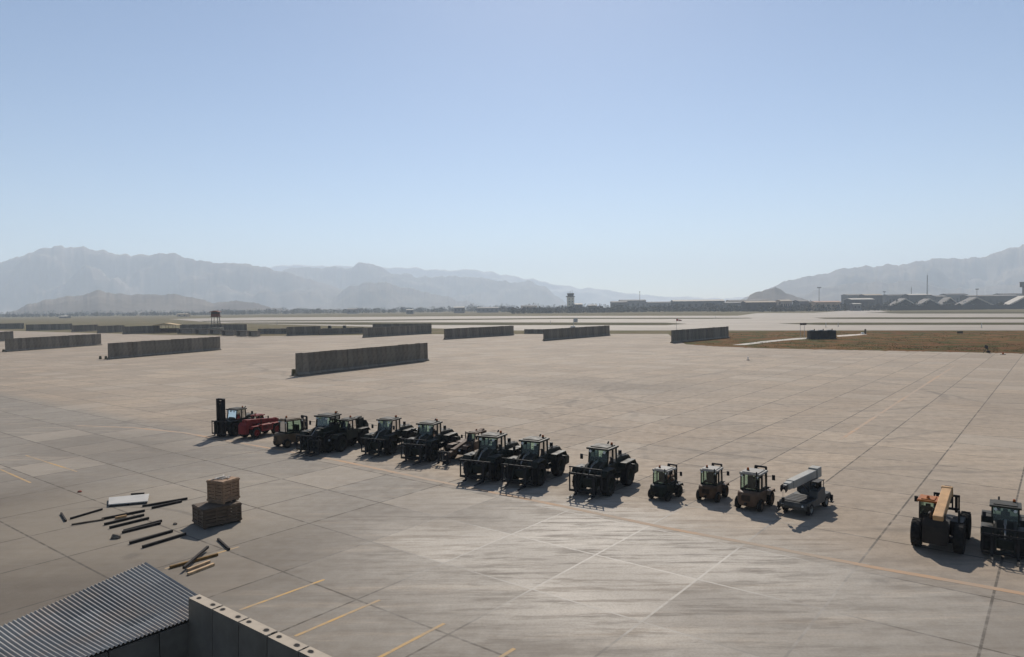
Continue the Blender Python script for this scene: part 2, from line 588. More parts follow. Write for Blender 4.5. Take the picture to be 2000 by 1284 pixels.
# painted lines on the apron
yline = None
m_, nt_, N_, L_, bs_ = nodes_of('worn_yellow_paint')
v_ = mapped(nt_)
n1_ = noise_node(nt_, v_, .9, 6, .7)
n2_ = noise_node(nt_, v_, .25, 4, .6)
L_.new(mix(nt_, ramp(nt_, n2_, .4, .65, 0, .6), mix(nt_, ramp(nt_, n1_, .40, .66, .1, .9), (0.42, 0.24, 0.055), (0.22, 0.18, 0.13)), (0.20, 0.17, 0.135)), bs_.inputs['Base Color'])
bs_.inputs['Roughness'].default_value = .8
m2_, nt2_, N2_, L2_, bs2_ = nodes_of('faded_orange_paint')
n1_ = noise_node(nt2_, mapped(nt2_), .7, 6, .7)
n2_ = noise_node(nt2_, mapped(nt2_), .12, 4, .6)
L2_.new(mix(nt2_, ramp(nt2_, n2_, .36, .58, .15, .85), mix(nt2_, ramp(nt2_, n1_, .35, .62, .3, .95), (0.40, 0.20, 0.07), (0.28, 0.20, 0.135)), (0.255, 0.20, 0.145)), bs2_.inputs['Base Color'])
bs2_.inputs['Roughness'].default_value = .85


def painted(pts, w, material):
    pts = [G(*p) for p in pts]
    mb = MB()
    for a, b in zip(pts, pts[1:]):
        d = (b - a); n = Vector((-d.y, d.x, 0)).normalized() * w / 2
        k = max(1, int(d.length / 6))
        for i in range(k):
            p, q = a + d * (i / k), a + d * ((i + 1) / k)
            mb.add([(p - n)[:2] + (.026,), (q - n)[:2] + (.026,), (q + n)[:2] + (.026,), (p + n)[:2] + (.026,)], [(0, 1, 2, 3)])
    o = mb.build('painted_line', material, smooth=0)
    return structure(o)


painted([(150, 832), (260, 836), (360, 846), (430, 859)], .5, m2_)
painted([(430, 859), (660, 900), (840, 938), (1100, 990), (1300, 1032), (1500, 1069), (1700, 1108), (1900, 1143), (2060, 1172)], .42, m2_)
painted([(1865, 715), (1760, 782), (1640, 860)], .35, m2_)
for seg in ([(468, 1193), (634, 1133)], [(576, 1244), (742, 1173)], [(738, 1287), (868, 1219)], [(322, 1112), (467, 1069)], [(50, 890), (150, 922)], [(-10, 913), (60, 944)], [(975, 1287), (1005, 1268)]):
    painted(seg, .17, m_)

# ------------------------------------------------------------------ setting: mountains
def mountain_mat(name, a, b):
    m, nt, N, L, bs = nodes_of(name)
    v = mapped(nt)
    n = noise_node(nt, v, .0026, 10, .7)
    L.new(mix(nt, ramp(nt, n, .35, .65), a, b), bs.inputs['Base Color'])
    bs.inputs['Roughness'].default_value = 1
    bs.inputs['Specular IOR Level'].default_value = 0
    return m


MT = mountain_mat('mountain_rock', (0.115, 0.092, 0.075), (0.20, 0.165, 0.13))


MT_HAZED = mountain_mat('hazed_mountain_rock', (0.40, 0.37, 0.34), (0.52, 0.48, 0.44))  # haze over the farthest range painted into a paler colour


def mountain(px_line, dist, depth, seed, name='mountains', rough=1.0, material=None):
    """a ridge whose skyline follows the photographed one; flanks with gullies, real depth"""
    n_az = 420; n_r = 36
    x0, x1 = px_line[0][0], px_line[-1][0]
    vs, fs = [], []
    for i in range(n_az + 1):
        px = x0 + (x1 - x0) * i / n_az
        for (xa, ya), (xb, yb) in zip(px_line, px_line[1:]):
            if xa <= px <= xb:
                t = (px - xa) / (xb - xa)
                t = t * t * (3 - 2 * t) * .5 + t * .5
                py = ya + (yb - ya) * t
                break
        py += rough * 4.6 * mn.fractal(Vector((px * .045, seed * 7.1, 0)), .8, 2.1, 7)
        zr = max(zat(px, py, dist), 0)
        for j in range(n_r + 1):
            t = j / n_r
            d = dist + (t - .55) * depth
            prof = 1 - abs(t - .55) / (.55 if t < .55 else .45)
            w = prof ** 1.15
            p = at(px, d)
            g = mn.fractal(Vector((p.x / 620, p.y / 620, seed)), .9, 2.1, 6)
            r2 = 1 - abs(mn.fractal(Vector((p.x / 900, p.y / 900, seed + 3)), .9, 2.1, 5))
            h = zr * w * (1 - (1 - prof) * .95 * (1 - r2)) + zr * .75 * g * prof * (1 - prof) * 2
            vs.append((p.x, p.y, min(h, zr * d / dist * (.97 + .03 * prof)) - 3 if j not in (0, n_r) else -3))
    w = n_r + 1
    for i in range(n_az):
        for j in range(n_r):
            fs.append((i * w + j, (i + 1) * w + j, (i + 1) * w + j + 1, i * w + j + 1))
    mb = MB(); mb.add(vs, fs)
    return structure(mb.build(name, material or MT, smooth=180))


mountain([(-420, 590), (-250, 555), (-100, 530), (0, 510), (40, 498), (60, 490), (92, 479), (150, 480), (200, 484), (225, 492), (280, 496), (320, 492), (345, 496), (385, 505), (420, 512), (480, 513),
          (520, 522), (560, 530), (620, 548), (700, 572), (800, 598)], 7600, 2600, 1)
mountain([(430, 598), (460, 575), (500, 541), (540, 527), (580, 523), (640, 520), (690, 521), (703, 512), (728, 516), (745, 523), (770, 533), (800, 533), (815, 540), (880, 537), (930, 541), (1000, 550), (1035, 549),
          (1060, 556), (1090, 578), (1115, 599)], 9400, 2200, 2)
mountain([(600, 602), (640, 588), (690, 556), (740, 548), (800, 560), (850, 574), (900, 586), (960, 600)], 6800, 1500, 3)
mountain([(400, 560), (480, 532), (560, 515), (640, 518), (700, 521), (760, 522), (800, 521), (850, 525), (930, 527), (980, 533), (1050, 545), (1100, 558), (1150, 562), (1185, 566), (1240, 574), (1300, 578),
          (1360, 581), (1420, 582), (1480, 581), (1560, 578), (1700, 570), (2000, 575), (2300, 580)], 12400, 1500, 4, 'mountains', .7, MT_HAZED)
mountain([(1420, 592), (1470, 578), (1510, 558), (1545, 545), (1600, 536), (1650, 522), (1700, 517), (1740, 514), (1755, 517), (1800, 508), (1830, 503), (1890, 502), (1920, 499), (1960, 485), (2000, 475),
          (2100, 455), (2250, 430), (2400, 450), (2600, 520)], 6900, 2400, 5)
mountain([(1540, 592), (1570, 572), (1610, 560), (1660, 553), (1700, 549), (1790, 548), (1850, 563), (1930, 560), (2050, 545), (2200, 560), (2400, 585)], 5600, 1300, 6)
mountain([(-120, 614), (0, 612), (30, 606), (60, 593), (100, 583), (140, 578), (175, 572), (195, 565), (225, 571), (260, 574), (310, 574), (340, 573), (360, 578), (390, 582), (420, 590), (470, 587), (500, 591),
          (540, 602), (600, 605)], 3700, 1000, 7, 'hills', .7)
mountain([(1440, 592), (1458, 584), (1466, 573), (1486, 567), (1508, 562), (1514, 558), (1522, 562), (1536, 572), (1560, 580), (1600, 592)], 3300, 500, 8, 'hills', .5)
# ------------------------------------------------------------------ blast walls on the apron
def panel_mesh(w, h, foot=True):
    """one cast panel: upright slab on a spread foot, x along the wall"""
    mb = MB()
    t0, t1, f = .15, .22, .62
    g = .012
    prof = [(-f, 0), (f, 0), (f, .22), (t1, .62), (t0, h), (-t0, h), (-t1, .62), (-f, .22)] if foot else [(-t1, 0), (t1, 0), (t0, h), (-t0, h)]
    x0, x1 = -w / 2 + g, w / 2 - g
    n = len(prof)
    vs = []
    b = .025
    for x, k in ((x0, b), (x0 + b, 0), (x1 - b, 0), (x1, b)):
        for (y, z) in prof:
            vs.append((x, y * (1 - k * 1.2), z if z == 0 else z - k))
    fs = []
    for r in range(3):
        for k in range(n):
            j = (k + 1) % n
            fs.append((r * n + k, r * n + j, (r + 1) * n + j, (r + 1) * n + k))
    fs.append(tuple(reversed(range(n)))); fs.append(tuple(3 * n + k for k in range(n)))
    mb.add(vs, fs)
    return mb


PANELS = {}


def barrier_variants():
    vs = []
    for k, (a, b) in enumerate((((0.17, .148, .116), .2), ((0.14, .122, .096), .25), ((0.205, .177, .139), .2), ((0.16, .134, .103), .28))):
        vs.append(simple('barrier_concrete_%s' % 'abcd'[k], a, .92, b, 1.1, dirt=(.085, .072, .058), dirt_amt=.5, bump=.1, lit_top=(.33, .28, .22)))
    return vs


BV = barrier_variants()


def blast_wall(p0, p1, h, label, name='concrete_wall', group='concrete blast walls standing across the apron', pw=1.55):
    a, b = G(*p0), G(*p1)
    d = b - a
    n = max(1, round(d.length / pw))
    if n > 98:
        n = 98
    w = d.length / n
    t = thing(name, label, 'wall', a, math.atan2(d.y, d.x), group)
    key = (round(w, 2), h)
    if key not in PANELS:
        PANELS[key] = [panel_mesh(w, h).build('barrier_panel', m).data for m in BV]
        for me in PANELS[key]:
            for o in [o for o in COL.objects if o.type == 'MESH' and o.data == me]:
                bpy.data.objects.remove(o)
    r = random.Random(int(p0[0] * 7 + p0[1]))
    for k in range(n):
        o = bpy.data.objects.new('barrier_panel', PANELS[key][r.choice((0, 0, 1, 1, 2, 3))])
        o.parent = t
        o.location = ((k + .5) * w, r.uniform(-.05, .05), .02 + r.choice((0, 0, 0, .03, .06, -.015)))
        o.rotation_euler = (r.uniform(-.006, .006), 0, r.uniform(-.006, .006))
        COL.objects.link(o)
    return t


blast_wall((579, 735.5), (835, 705), 4.45, 'long grey concrete blast wall standing nearest to the parked vehicles')
blast_wall((212, 702.5), (430, 684), 4.4, 'long concrete blast wall on the open apron left of the nearest one')
blast_wall((11, 688), (197, 674.5), 4.4, 'concrete blast wall near the left edge, one bay behind two small blocks')
blast_wall((-80, 672), (26, 666), 4.4, 'concrete wall end cut off by the left edge of the photo')
blast_wall((868, 663.5), (1003, 655), 4.4, 'concrete blast wall standing alone just left of the control tower')
blast_wall((1062, 666), (1190, 655.5), 4.4, 'concrete blast wall directly below the control tower')
blast_wall((1312, 670.5), (1422, 660), 4.4, 'dark concrete blast wall at the tip of the dry brown infield')
blast_wall((709, 660), (842, 652), 4.4, 'dark concrete wall overlapping a longer one behind the nearest wall')
blast_wall((728, 648.5), (843, 648), 4.4, 'level concrete wall peeping above the wall overlapping it in front')
blast_wall((624, 655), (712, 651.5), 3.2, 'low concrete wall with dark vehicles parked behind its top')
blast_wall((560, 656.5), (626, 654), 4.4, 'concrete wall between the low wall and the pale bunker row')
blast_wall((504, 653), (561, 652.5), 2.9, 'low concrete wall right next to the row of pale bunkers')
blast_wall((1024, 652.5), (1062, 652.3), 2.2, 'short low dark wall just left of the wall below the tower')
blast_wall((-60, 644), (47, 642.5), 4.4, 'far concrete wall first of the staggered left row, at the photo edge')
blast_wall((51, 646.5), (141, 644), 4.4, 'far concrete wall second of the staggered left row')
blast_wall((140, 649.5), (191, 647), 4.4, 'far concrete wall third of the staggered left row')
blast_wall((190, 651.5), (243, 649), 4.4, 'far concrete wall fourth of the staggered left row')
blast_wall((240, 653.5), (312, 650.5), 4.4, 'far concrete wall last of the staggered left row, beside the tan canopy')
blast_wall((352, 648), (482, 647.5), 4.4, 'far concrete wall rising behind the row of pale bunkers')


def loose_block(px, py, s, label):
    p = G(px, py)
    mb = MB()
    mb.prism([(-s[0] / 2, 0), (s[0] / 2, 0), (s[0] * .36, s[2]), (-s[0] * .36, s[2])], -s[1] / 2, s[1] / 2, .03)
    mb.tube((0, 0, s[2]), (0, 0, s[2] + .1), .04, n=6)
    o = mb.build('concrete_block', simple('olive_block', (.10, .095, .06), .9, .2, 2))
    o.location = (p.x, p.y, .02); o.rotation_euler = (0, 0, .6)
    tag(o, label, 'block', 'small blocks at the wall ends')


loose_block(574, 734, (.8, .8, 1.25), 'small dark block at the near end of the nearest concrete wall')
loose_block(196, 702, (.7, .7, .85), 'left one of two small blocks beside a concrete wall end')
loose_block(207, 702, (.7, .7, .85), 'small block tucked against a concrete wall end, right of its twin')
loose_block(7, 687.5, (.9, .9, .8), 'small block at the near wall end by the left photo edge')

# pale bunkers
pale = simple('bunker_concrete', (.25, .21, .17), .9, .2, .8, dirt=(.2, .17, .14), dirt_amt=.5)
for x0, x1, yb, lab in ((346, 376, 653, 'pale concrete bunker at the left end of the bunker row'), (381, 406, 653.5, 'pale concrete bunker left of the guard tower foot'),
                        (410, 429, 654, 'narrow pale bunker directly below the guard tower'), (433, 456, 656.5, 'pale concrete bunker right of the guard tower foot'),
                        (462, 481, 658, 'pale bunker second from the right end of its row'), (485, 503, 658.5, 'pale bunker at the right end of the row, touching the low wall')):
    a, b = G(x0, yb), G(x1, yb)
    w = (b - a).length
    t = thing('bunker', lab, 'bunker', (a + b) / 2, math.atan2((b - a).y, (b - a).x), 'row of pale concrete bunkers')
    mb = MB()
    mb.box((0, 2.2, 1.4), (w, .3, 2.4), .04); mb.box((-w / 2 + .15, .95, 1.4), (.3, 2.2, 2.4), .04); mb.box((w / 2 - .15, .95, 1.4), (.3, 2.2, 2.4), .04)
    mb.box((w * .16, -.1, 1.3), (w * .62, .25, 2.2), .04)
    mb.build('wall', pale, t)
    MB().box((0, 1.0, 2.75), (w + .3, 3.1, .28), .05).build('roof', simple('bunker_roof', (.12, .10, .08), .9, .2, .8), t)

# tan canopy left of the bunkers
a = G(322, 651)
t = thing('canopy', 'tan canopy roof on posts beside the staggered concrete walls', 'canopy', a)
mb = MB()
for sx in (-6.4, -2.1, 2.1, 6.4):
    for sy in (0, 5.5):
        MB().tube((sx, sy, 0), (sx, sy, 4.6), .1, n=6).build('post', M_BLACK(), t)
MB().prism([(-7, 4.5), (7, 4.5), (7, 4.8), (0, 5.9), (-7, 4.8)], -.6, 6.2).build('roof', simple('tan_canvas', (.46, .34, .20), .9, .15, .5), t)
MB().box((0, 5.4, 1.4), (12, .2, 2.6), .04).build('back_panel', simple('brown_panel', (.09, .06, .05), .9, .2, 1), t)

# guard tower
a = G(422, 651)
t = thing('guard_tower', 'guard tower with a red brown cabin on braced legs', 'tower', a)
mb = MB()
for sx in (-1, 1):
    for sy in (-1, 1):
        mb.tube((sx * 2.2, sy * 2.2, 0), (sx * 1.5, sy * 1.5, 9.2), .16, n=6)
for z, w in ((3, 1.97), (6, 1.74)):
    for s_ in (-1, 1):
        mb.tube((-w, s_ * w, z), (w, s_ * w, z), .1, n=6); mb.tube((s_ * w, -w, z), (s_ * w, w, z), .1, n=6)
        mb.tube((-w - .2, s_ * w, z - 3 + .2), (w, s_ * w, z), .08, n=6); mb.tube((w + .2, s_ * w, z - 3 + .2), (-w, s_ * w, z), .08, n=6)
mb.build('leg_frame', M_BLACK(), t)
mb = MB(); mb.box((0, 0, 9.35), (4.6, 4.6, .3), .03); mb.box((0, 0, 10.3), (3.8, 3.8, 1.6), .05)
mb.build('cabin', simple('rust_red_cabin', (.13, .045, .035), .8, .2, 1), t)
MB().box((0, 0, 11.55), (3.6, 3.6, .9), .03).build('window', M_BLACK(), t)
MB().prism([(-2.5, 12), (2.5, 12), (2.3, 12.25), (0, 12.9), (-2.3, 12.25)], -2.5, 2.5).build('roof', simple('rust_red_cabin', (.13, .045, .035)), t)
MB().box((0, -.2, 1.6), (7.2, 5.4, 3.2), .1).build('base_bags', simple('sandbag', (.17, .16, .13), .95, .3, .9), t)
mb = MB()
for s_ in (-.35, .35):
    mb.bar((2.9 + s_, -1.5, 0), (2.2 + s_, -1.5, 9.3), .08, .08, 0)
for k in range(22):
    z = .6 + k * .4
    mb.bar((2.9 - .07 * z - .35, -1.5, z), (2.9 - .07 * z + .35, -1.5, z), .05, .05, 0)
mb.build('ladder', M_BLACK(), t)

# ------------------------------------------------------------------ infield objects
a = G(1608, 663)
t = thing('generator', 'black louvred generator bank standing on the dry brown infield', 'generator', a, R_(4))
mb = MB()
for k, x in enumerate((-3.35, 0, 3.35)):
    mb.box((x, 1.2, 1.75), (3.05, 2.5, 2.9), .06)
mb.build('housing', simple('generator_black', (.018, .02, .021), .5, .3, 1), t)
for x in (-3.35, 0, 3.35):
    mb = MB()
    for k in range(9):
        mb.box((x, -.1, .7 + k * .25), (2.5, .1, .11), 0, Matrix.Rotation(R_(35), 3, 'X'))
    mb.build('louvre', M_BLACK(), t)
    MB().tube((x + .6, 1.2, 3.1), (x + .6, 1.2, 3.75), .16, n=10).build('exhaust', M_BLACK(), t)
    MB().box((x - .5, 1.2, 3.32), (1.1, 1.5, .22), .03).build('vent_cover', M_GREY(), t)
MB().box((0, 1.2, .16), (10.3, 3.0, .32), .03).build('skid', M_BLACK(), t)

a = G(1567, 661)
t = thing('sign', 'dark sign board on two thin poles beside the black generator', 'sign', a, R_(-3))
for sx in (-.75, .75):
    MB().tube((sx, 0, 0), (sx, 0, 5.4), .07, n=8).build('post', M_GREY(), t)
MB().box((0.3, -.1, 5.35), (2.4, .12, .75), .03).build('board', simple('sign_dark', (.03, .02, .018), .6), t)

a = G(1690, 653)
t = thing('marker_post', 'thick dark post at the far end of the pale slab', 'post', a)
MB().box((0, 0, 1.05), (.55, .55, 2.1), .05).build('post', simple('post_dark', (.06, .045, .03), .8), t)
MB().box((-1.1, .1, .35), (1.1, .8, .7), .05).build('footing', M_WHITE(), t)
a = G(1875, 653)
t = thing('airfield_sign', 'low black sign box at the far edge of the brown infield', 'sign', a)
MB().box((0, 0, .75), (2.2, .35, .85), .05).build('board', simple('post_dark', (.06, .045, .03), .8), t)
for s_ in (-.8, .8):
    MB().tube((s_, 0, 0), (s_, 0, .4), .05, n=6).build('leg', M_BLACK(), t)
a = G(1927, 690)
t = thing('floodlight', 'dark tilted floodlight on splayed legs at the near infield edge', 'floodlight', a, R_(20))
MB().box((-.15, 0, 1.55), (.95, .35, .75), .06, Matrix.Rotation(R_(28), 3, 'Y')).build('lamp_head', M_BLACK(), t)
for p, q in (((.9, .2, 0), (.1, 0, 1.3)), ((-.7, .4, 0), (0, 0, 1.3)), ((.3, -.6, 0), (.05, 0, 1.3))):
    MB().tube(p, q, .06, n=6).build('leg', M_BLACK(), t)
MB().box((.75, .1, .35), (.8, .5, .5), .05).build('battery_box', M_BLACK(), t)

a = G(1321, 649)
t = thing('windsock', 'red and white windsock on a thin pole beyond the grass strip', 'windsock', a)
MB().tube((0, 0, 0), (0, 0, 6.6), .09, .06, n=8).build('pole', M_GREY(), t)
for k in range(4):
    mb = MB()
    x = .15 + k * .62
    mb.lathe([(.52 - k * .06, 0), (.5 - (k + 1) * .06, .62)], (0, 0, 0), 'Z', 12)
    o = mb.build('sock_band', simple('sock_red', (.45, .05, .04), .8) if k % 2 == 0 else simple('sock_white', (.7, .6, .55), .8), t)
    o.rotation_euler = (0, R_(97), 0)
    o.location = (x, 0, 5.9 - k * .09)

a = G(1119, 644)
t = thing('light_trailer', 'pale grey mast trailer standing behind the wall below the tower', 'trailer', a)
MB().box((0, 0, 1.2), (2.6, 1.6, 1.4), .1).build('body', M_GREY(), t)
for s_ in (-.8, .8):
    mb = MB(); mb.lathe([(.1, -.12), (.38, -.12), (.42, 0), (.38, .12), (.1, .12)], (s_, -.75, .42), 'Y', 14)
    mb.build('wheel', M_TYRE(), t)
MB().tube((.4, 0, 1.9), (.4, 0, 5.0), .12, n=8).build('mast', M_GREY(), t)
MB().box((1.5, 0, 5.1), (2.4, .5, 2.1), .1).build('lamp_head', M_GREY(), t)


def small_post(px, py, h, r, material, label, name='marker_post', cat='post', group=None):
    p = G(px, py)
    t = thing(name, label, cat, p, 0, group)
    MB().tube((0, 0, .03), (0, 0, h), r, r * .8, n=10).build('post', material, t)
    MB().box((0, 0, .06), (r * 4, r * 4, .12), .02).build('base_plate', M_BLACK(), t)


small_post(1461, 704, .85, .14, M_WHITE(), 'small pale marker post standing alone on the far apron')
small_post(1959, 693, .55, .22, M_ORANGE(), 'short orange marker at the edge of the brown infield')
for i, (px, py, lab) in enumerate(((1075, 633, 'thin marker light post on the taxiway left of the mast trailer'), (1397, 622, 'thin marker light post by the far grass strip above the infield wall'),
                                   (541, 634, 'thin marker post on the taxiway above the low bunker side wall'), (1613, 640, 'thin marker post on the taxiway behind the generator'), (1637, 639, 'thin marker post on the taxiway right of the generator'), (1917, 641, 'thin marker post on the taxiway near the right photo edge'))):
    small_post(px, py, 2.6, .16, M_GREY(), lab, 'marker_light', 'marker', 'marker lights along the taxiway')

# small dark vehicles behind the low wall
for px, lab in ((642, 'small dark truck showing above the low concrete wall, left one'), (671, 'small dark truck showing above the low concrete wall, right one')):
    a = G(px, 649)
    t = thing('truck', lab, 'truck', a, 0, 'dark trucks behind the low wall')
    MB().prism([(-3.2, .7), (3.0, .7), (3.0, 1.7), (1.4, 1.9), (1.2, 2.2), (-3.2, 2.2)], -1.1, 1.1, .08).build('body', M_BLACK(), t)
    MB().prism([(-.2, 2.2), (1.6, 2.2), (1.2, 3.7), (-.1, 3.7)], -1.0, 1.0, .08).build('cab', M_GREEN(), t)
    for sx in (-2.2, 2.0):
        for sy in (-1, 1):
            mb = MB(); mb.lathe([(.15, -.18), (.5, -.18), (.55, 0), (.5, .18), (.15, .18)], (sx, sy, .56), 'Y', 14)
            mb.build('wheel', M_TYRE(), t)

# ------------------------------------------------------------------ far buildings
def bmat(name, c):
    return simple(name, c, .85, .12, .12)


W_DARK = bmat('far_wall_dark', (.045, .04, .036))
W_TAN = bmat('far_wall_tan', (.42, .30, .21))
W_GREY = bmat('far_wall_grey', (.13, .125, .12))
RF_TAN = bmat('far_roof_tan', (.34, .275, .20))
RF_WHITE = bmat('far_roof_white', (.46, .42, .36))
RF_GREY = bmat('far_roof_grey', (.17, .155, .14))
RF_DARK = bmat('far_roof_dark', (.09, .08, .072))
RF_TRIM = bmat('far_trim_cream', (.5, .43, .34))
W_PINK = bmat('far_wall_salmon', (.40, .26, .19))


def hangar(x0, x1, y_ridge, y_eave, dist, label, roof, wall, depth=15.0, group='gabled hangars beyond the runway'):
    """gable end to the camera, big door in it"""
    a, b = at(x0, dist), at(x1, dist)
    w = b.x - a.x
    zr = zat((x0 + x1) / 2, y_ridge, dist); ze = zat((x0 + x1) / 2, y_eave, dist)
    t = thing('hangar', label, 'hangar', (a + b) / 2, 0, group)
    MB().add([(-w * .47, 0, 0), (w * .47, 0, 0), (w * .47, 0, ze), (0, 0, zr - .6), (-w * .47, 0, ze),
              (-w * .47, depth, 0), (w * .47, depth, 0), (w * .47, depth, ze), (0, depth, zr - .6), (-w * .47, depth, ze)],
             [(0, 1, 2, 3, 4), (9, 8, 7, 6, 5), (1, 6, 7, 2), (5, 0, 4, 9)]).build('wall', wall, t, smooth=0)
    th = .5
    vs = []
    for y in (-2.0, depth + 2):
        vs += [(-w * .52, y, ze - (zr - ze) * .06), (0, y, zr), (w * .52, y, ze - (zr - ze) * .06), (w * .52, y, ze - (zr - ze) * .06 - th), (0, y, zr - th), (-w * .52, y, ze - (zr - ze) * .06 - th)]
    MB().add(vs, [(0, 1, 7, 6), (1, 2, 8, 7), (3, 4, 10, 9), (4, 5, 11, 10), (0, 6, 11, 5), (2, 3, 9, 8), (0, 5, 4, 1), (1, 4, 3, 2), (6, 7, 10, 11), (7, 8, 9, 10)]).build('roof', roof, t, smooth=0)
    MB().box((0, -.3, ze * .45), (w * .62, .4, ze * .9), .05).build('door', RF_DARK, t)
    bw = 2.1
    zo = ze - (zr - ze) * .06
    for s_ in (-1, 1):
        MB().add([(s_ * w * .52, y, zo + dz) for y in (-2.6, -2.05) for dz in (.12, -bw)] + [(0, y, zr + dz) for y in (-2.6, -2.05) for dz in (.12, -bw)],
                 [(0, 1, 5, 4), (2, 6, 7, 3), (0, 4, 6, 2), (1, 3, 7, 5), (0, 2, 3, 1), (4, 5, 7, 6)]).build('gable_trim', RF_TRIM, t, smooth=0)


def shed(x0, x1, y_top, dist, label, roof, wall, depth=30.0, pitch=.16, n_win=5, group='long low buildings beyond the runway'):
    """long side to the camera, pitched roof towards it"""
    a, b = at(x0, dist), at(x1, dist)
    w = b.x - a.x
    zr = zat((x0 + x1) / 2, y_top, dist)
    ze = zr - depth / 2 * pitch
    t = thing('building', label, 'building', (a + b) / 2, 0, group)
    mb = MB()
    mb.add([(-w / 2, 0, 0), (w / 2, 0, 0), (w / 2, 0, ze), (-w / 2, 0, ze), (-w / 2, depth, 0), (w / 2, depth, 0), (w / 2, depth, ze), (-w / 2, depth, ze), (-w / 2, depth / 2, zr - .4), (w / 2, depth / 2, zr - .4)],
           [(0, 1, 2, 3), (5, 4, 7, 6), (1, 5, 6, 9, 2), (4, 0, 3, 8, 7)]).build('wall', wall, t, smooth=0)
    vs = []
    for x in (-w / 2 - .8, w / 2 + .8):
        vs += [(x, -1, ze - pitch), (x, depth / 2, zr), (x, depth + 1, ze - pitch), (x, depth + 1, ze - pitch - .4), (x, depth / 2, zr - .4), (x, -1, ze - pitch - .4)]
    MB().add(vs, [(0, 1, 7, 6), (1, 2, 8, 7), (3, 4, 10, 9), (4, 5, 11, 10), (0, 6, 11, 5), (2, 3, 9, 8), (0, 5, 4, 1), (1, 4, 3, 2), (6, 7, 10, 11), (7, 8, 9, 10)]).build('roof', roof, t, smooth=0)
    for k in range(n_win):
        x = -w / 2 + w * (k + .5) / n_win
        MB().box((x, -.12, ze * .55), (w / n_win * .38, .3, ze * .28), 0).build('window', M_BLACK(), t)


hangar(1743, 1791, 583, 596, 1230, 'gabled hangar leftmost of the tent shaped row on the right', RF_GREY, W_DARK)
hangar(1791, 1839, 583.5, 596, 1230, 'gabled hangar below the tall lattice mast', RF_GREY, W_DARK)
hangar(1838, 1872, 581, 594, 1260, 'narrow gabled hangar between two wider tent shaped hangars', RF_GREY, W_DARK)
hangar(1875, 1938, 580.5, 595, 1210, 'wide gabled hangar near the right with pale roof edges', RF_GREY, W_DARK)
hangar(1970, 2036, 578, 594, 1190, 'gabled hangar cut off by the right photo edge', RF_WHITE, W_DARK)
shed(1777, 1820, 574, 1500, 'long building with a pale roof behind the tent shaped hangars', RF_WHITE, W_DARK)
shed(1690, 1724, 574.5, 1480, 'building with a cream roof standing highest left of the hangars', RF_TAN, W_DARK)
shed(1663, 1708, 582.5, 1360, 'building with a wide grey white roof in front of the cream roofed one', RF_WHITE, W_DARK)
shed(1655, 1690, 574.5, 1620, 'grey roofed building behind the grey white roof', RF_GREY, W_GREY)
shed(1592, 1643, 588, 1240, 'building with a salmon coloured roof below the light mast', W_PINK, W_TAN, depth=24)
shed(1458, 1517, 588, 1290, 'long building with a beige roof left of two dark trees', RF_TAN, W_DARK)
shed(1526, 1547, 585.5, 1330, 'small cream roofed building between two dark trees', RF_TAN, W_TAN)
shed(1561, 1580, 586, 1300, 'small grey roofed building right of the dark trees', RF_GREY, W_GREY)
shed(1667, 1682, 592.5, 1180, 'small white roofed shed in front of the big roofs', RF_WHITE, W_GREY, depth=12, n_win=2)
shed(1316, 1416, 585.5, 1560, 'very long hangar with a bright white roof', RF_WHITE, W_GREY, pitch=.2, n_win=8)
shed(1418, 1462, 589.5, 1500, 'grey roofed building right of the very long white roof', RF_GREY, W_GREY)
shed(1425, 1500, 585.5, 1700, 'long flat building with a pale tan roof seen over the beige one', RF_GREY, W_TAN)
shed(1196, 1226, 588.5, 1600, 'grey building right of the control tower', RF_GREY, W_GREY)
shed(1121, 1138, 592.5, 1480, 'small white roofed building at the foot of the control tower', RF_WHITE, W_GREY, n_win=3)
shed(1150, 1166, 595.5, 1420, 'small pale grey shed between tower and grey building', RF_WHITE, W_GREY, depth=16, n_win=3)
shed(1212, 1262, 585.5, 1900, 'long grey roof low behind the slender pole', RF_GREY, W_GREY)
shed(1265, 1312, 589.5, 1800, 'dark roofed building left of the very long white roof', RF_DARK, W_GREY)
shed(1850, 1890, 573.5, 1650, 'dark roofed building behind the middle of the hangar row', RF_DARK, W_GREY)
shed(1735, 1772, 575, 1560, 'dark roofed building above the leftmost tent shaped hangar', RF_DARK, W_GREY)
shed(1892, 1990, 576, 1500, 'long grey roofed building behind the wide gabled hangar', RF_GREY, W_DARK, n_win=8)
shed(1955, 2080, 572.5, 1800, 'long dark roofed building rising farthest on the right', RF_DARK, W_GREY, n_win=8)
shed(1830, 1850, 577, 1420, 'small grey roofed building between the lattice mast and hangars', RF_GREY, W_GREY, n_win=3)
shed(887, 907, 599.2, 1700, 'small building with a bright white roof left of the tower', RF_WHITE, W_GREY, depth=24, n_win=3)
shed(932, 974, 600, 1750, 'long pale grey building left of the tower', RF_GREY, W_GREY)
shed(794, 807, 604.5, 1600, 'tiny white roofed shed left of the bright white building', RF_WHITE, W_GREY, depth=14, n_win=2)
shed(678, 697, 602.5, 1900, 'tiny pale building far left in the tree line', RF_GREY, W_GREY, n_win=2)
shed(1018, 1050, 596.5, 1800, 'low brown building left of the tower foot', RF_DARK, W_TAN)
shed(116, 131, 617, 1500, 'tiny pale building in the far left tree line', RF_WHITE, W_GREY, depth=14, n_win=2)
shed(346, 366, 612.5, 1500, 'tiny tan building in front of the tree line left of the guard tower', RF_TAN, W_TAN, depth=14, n_win=2)

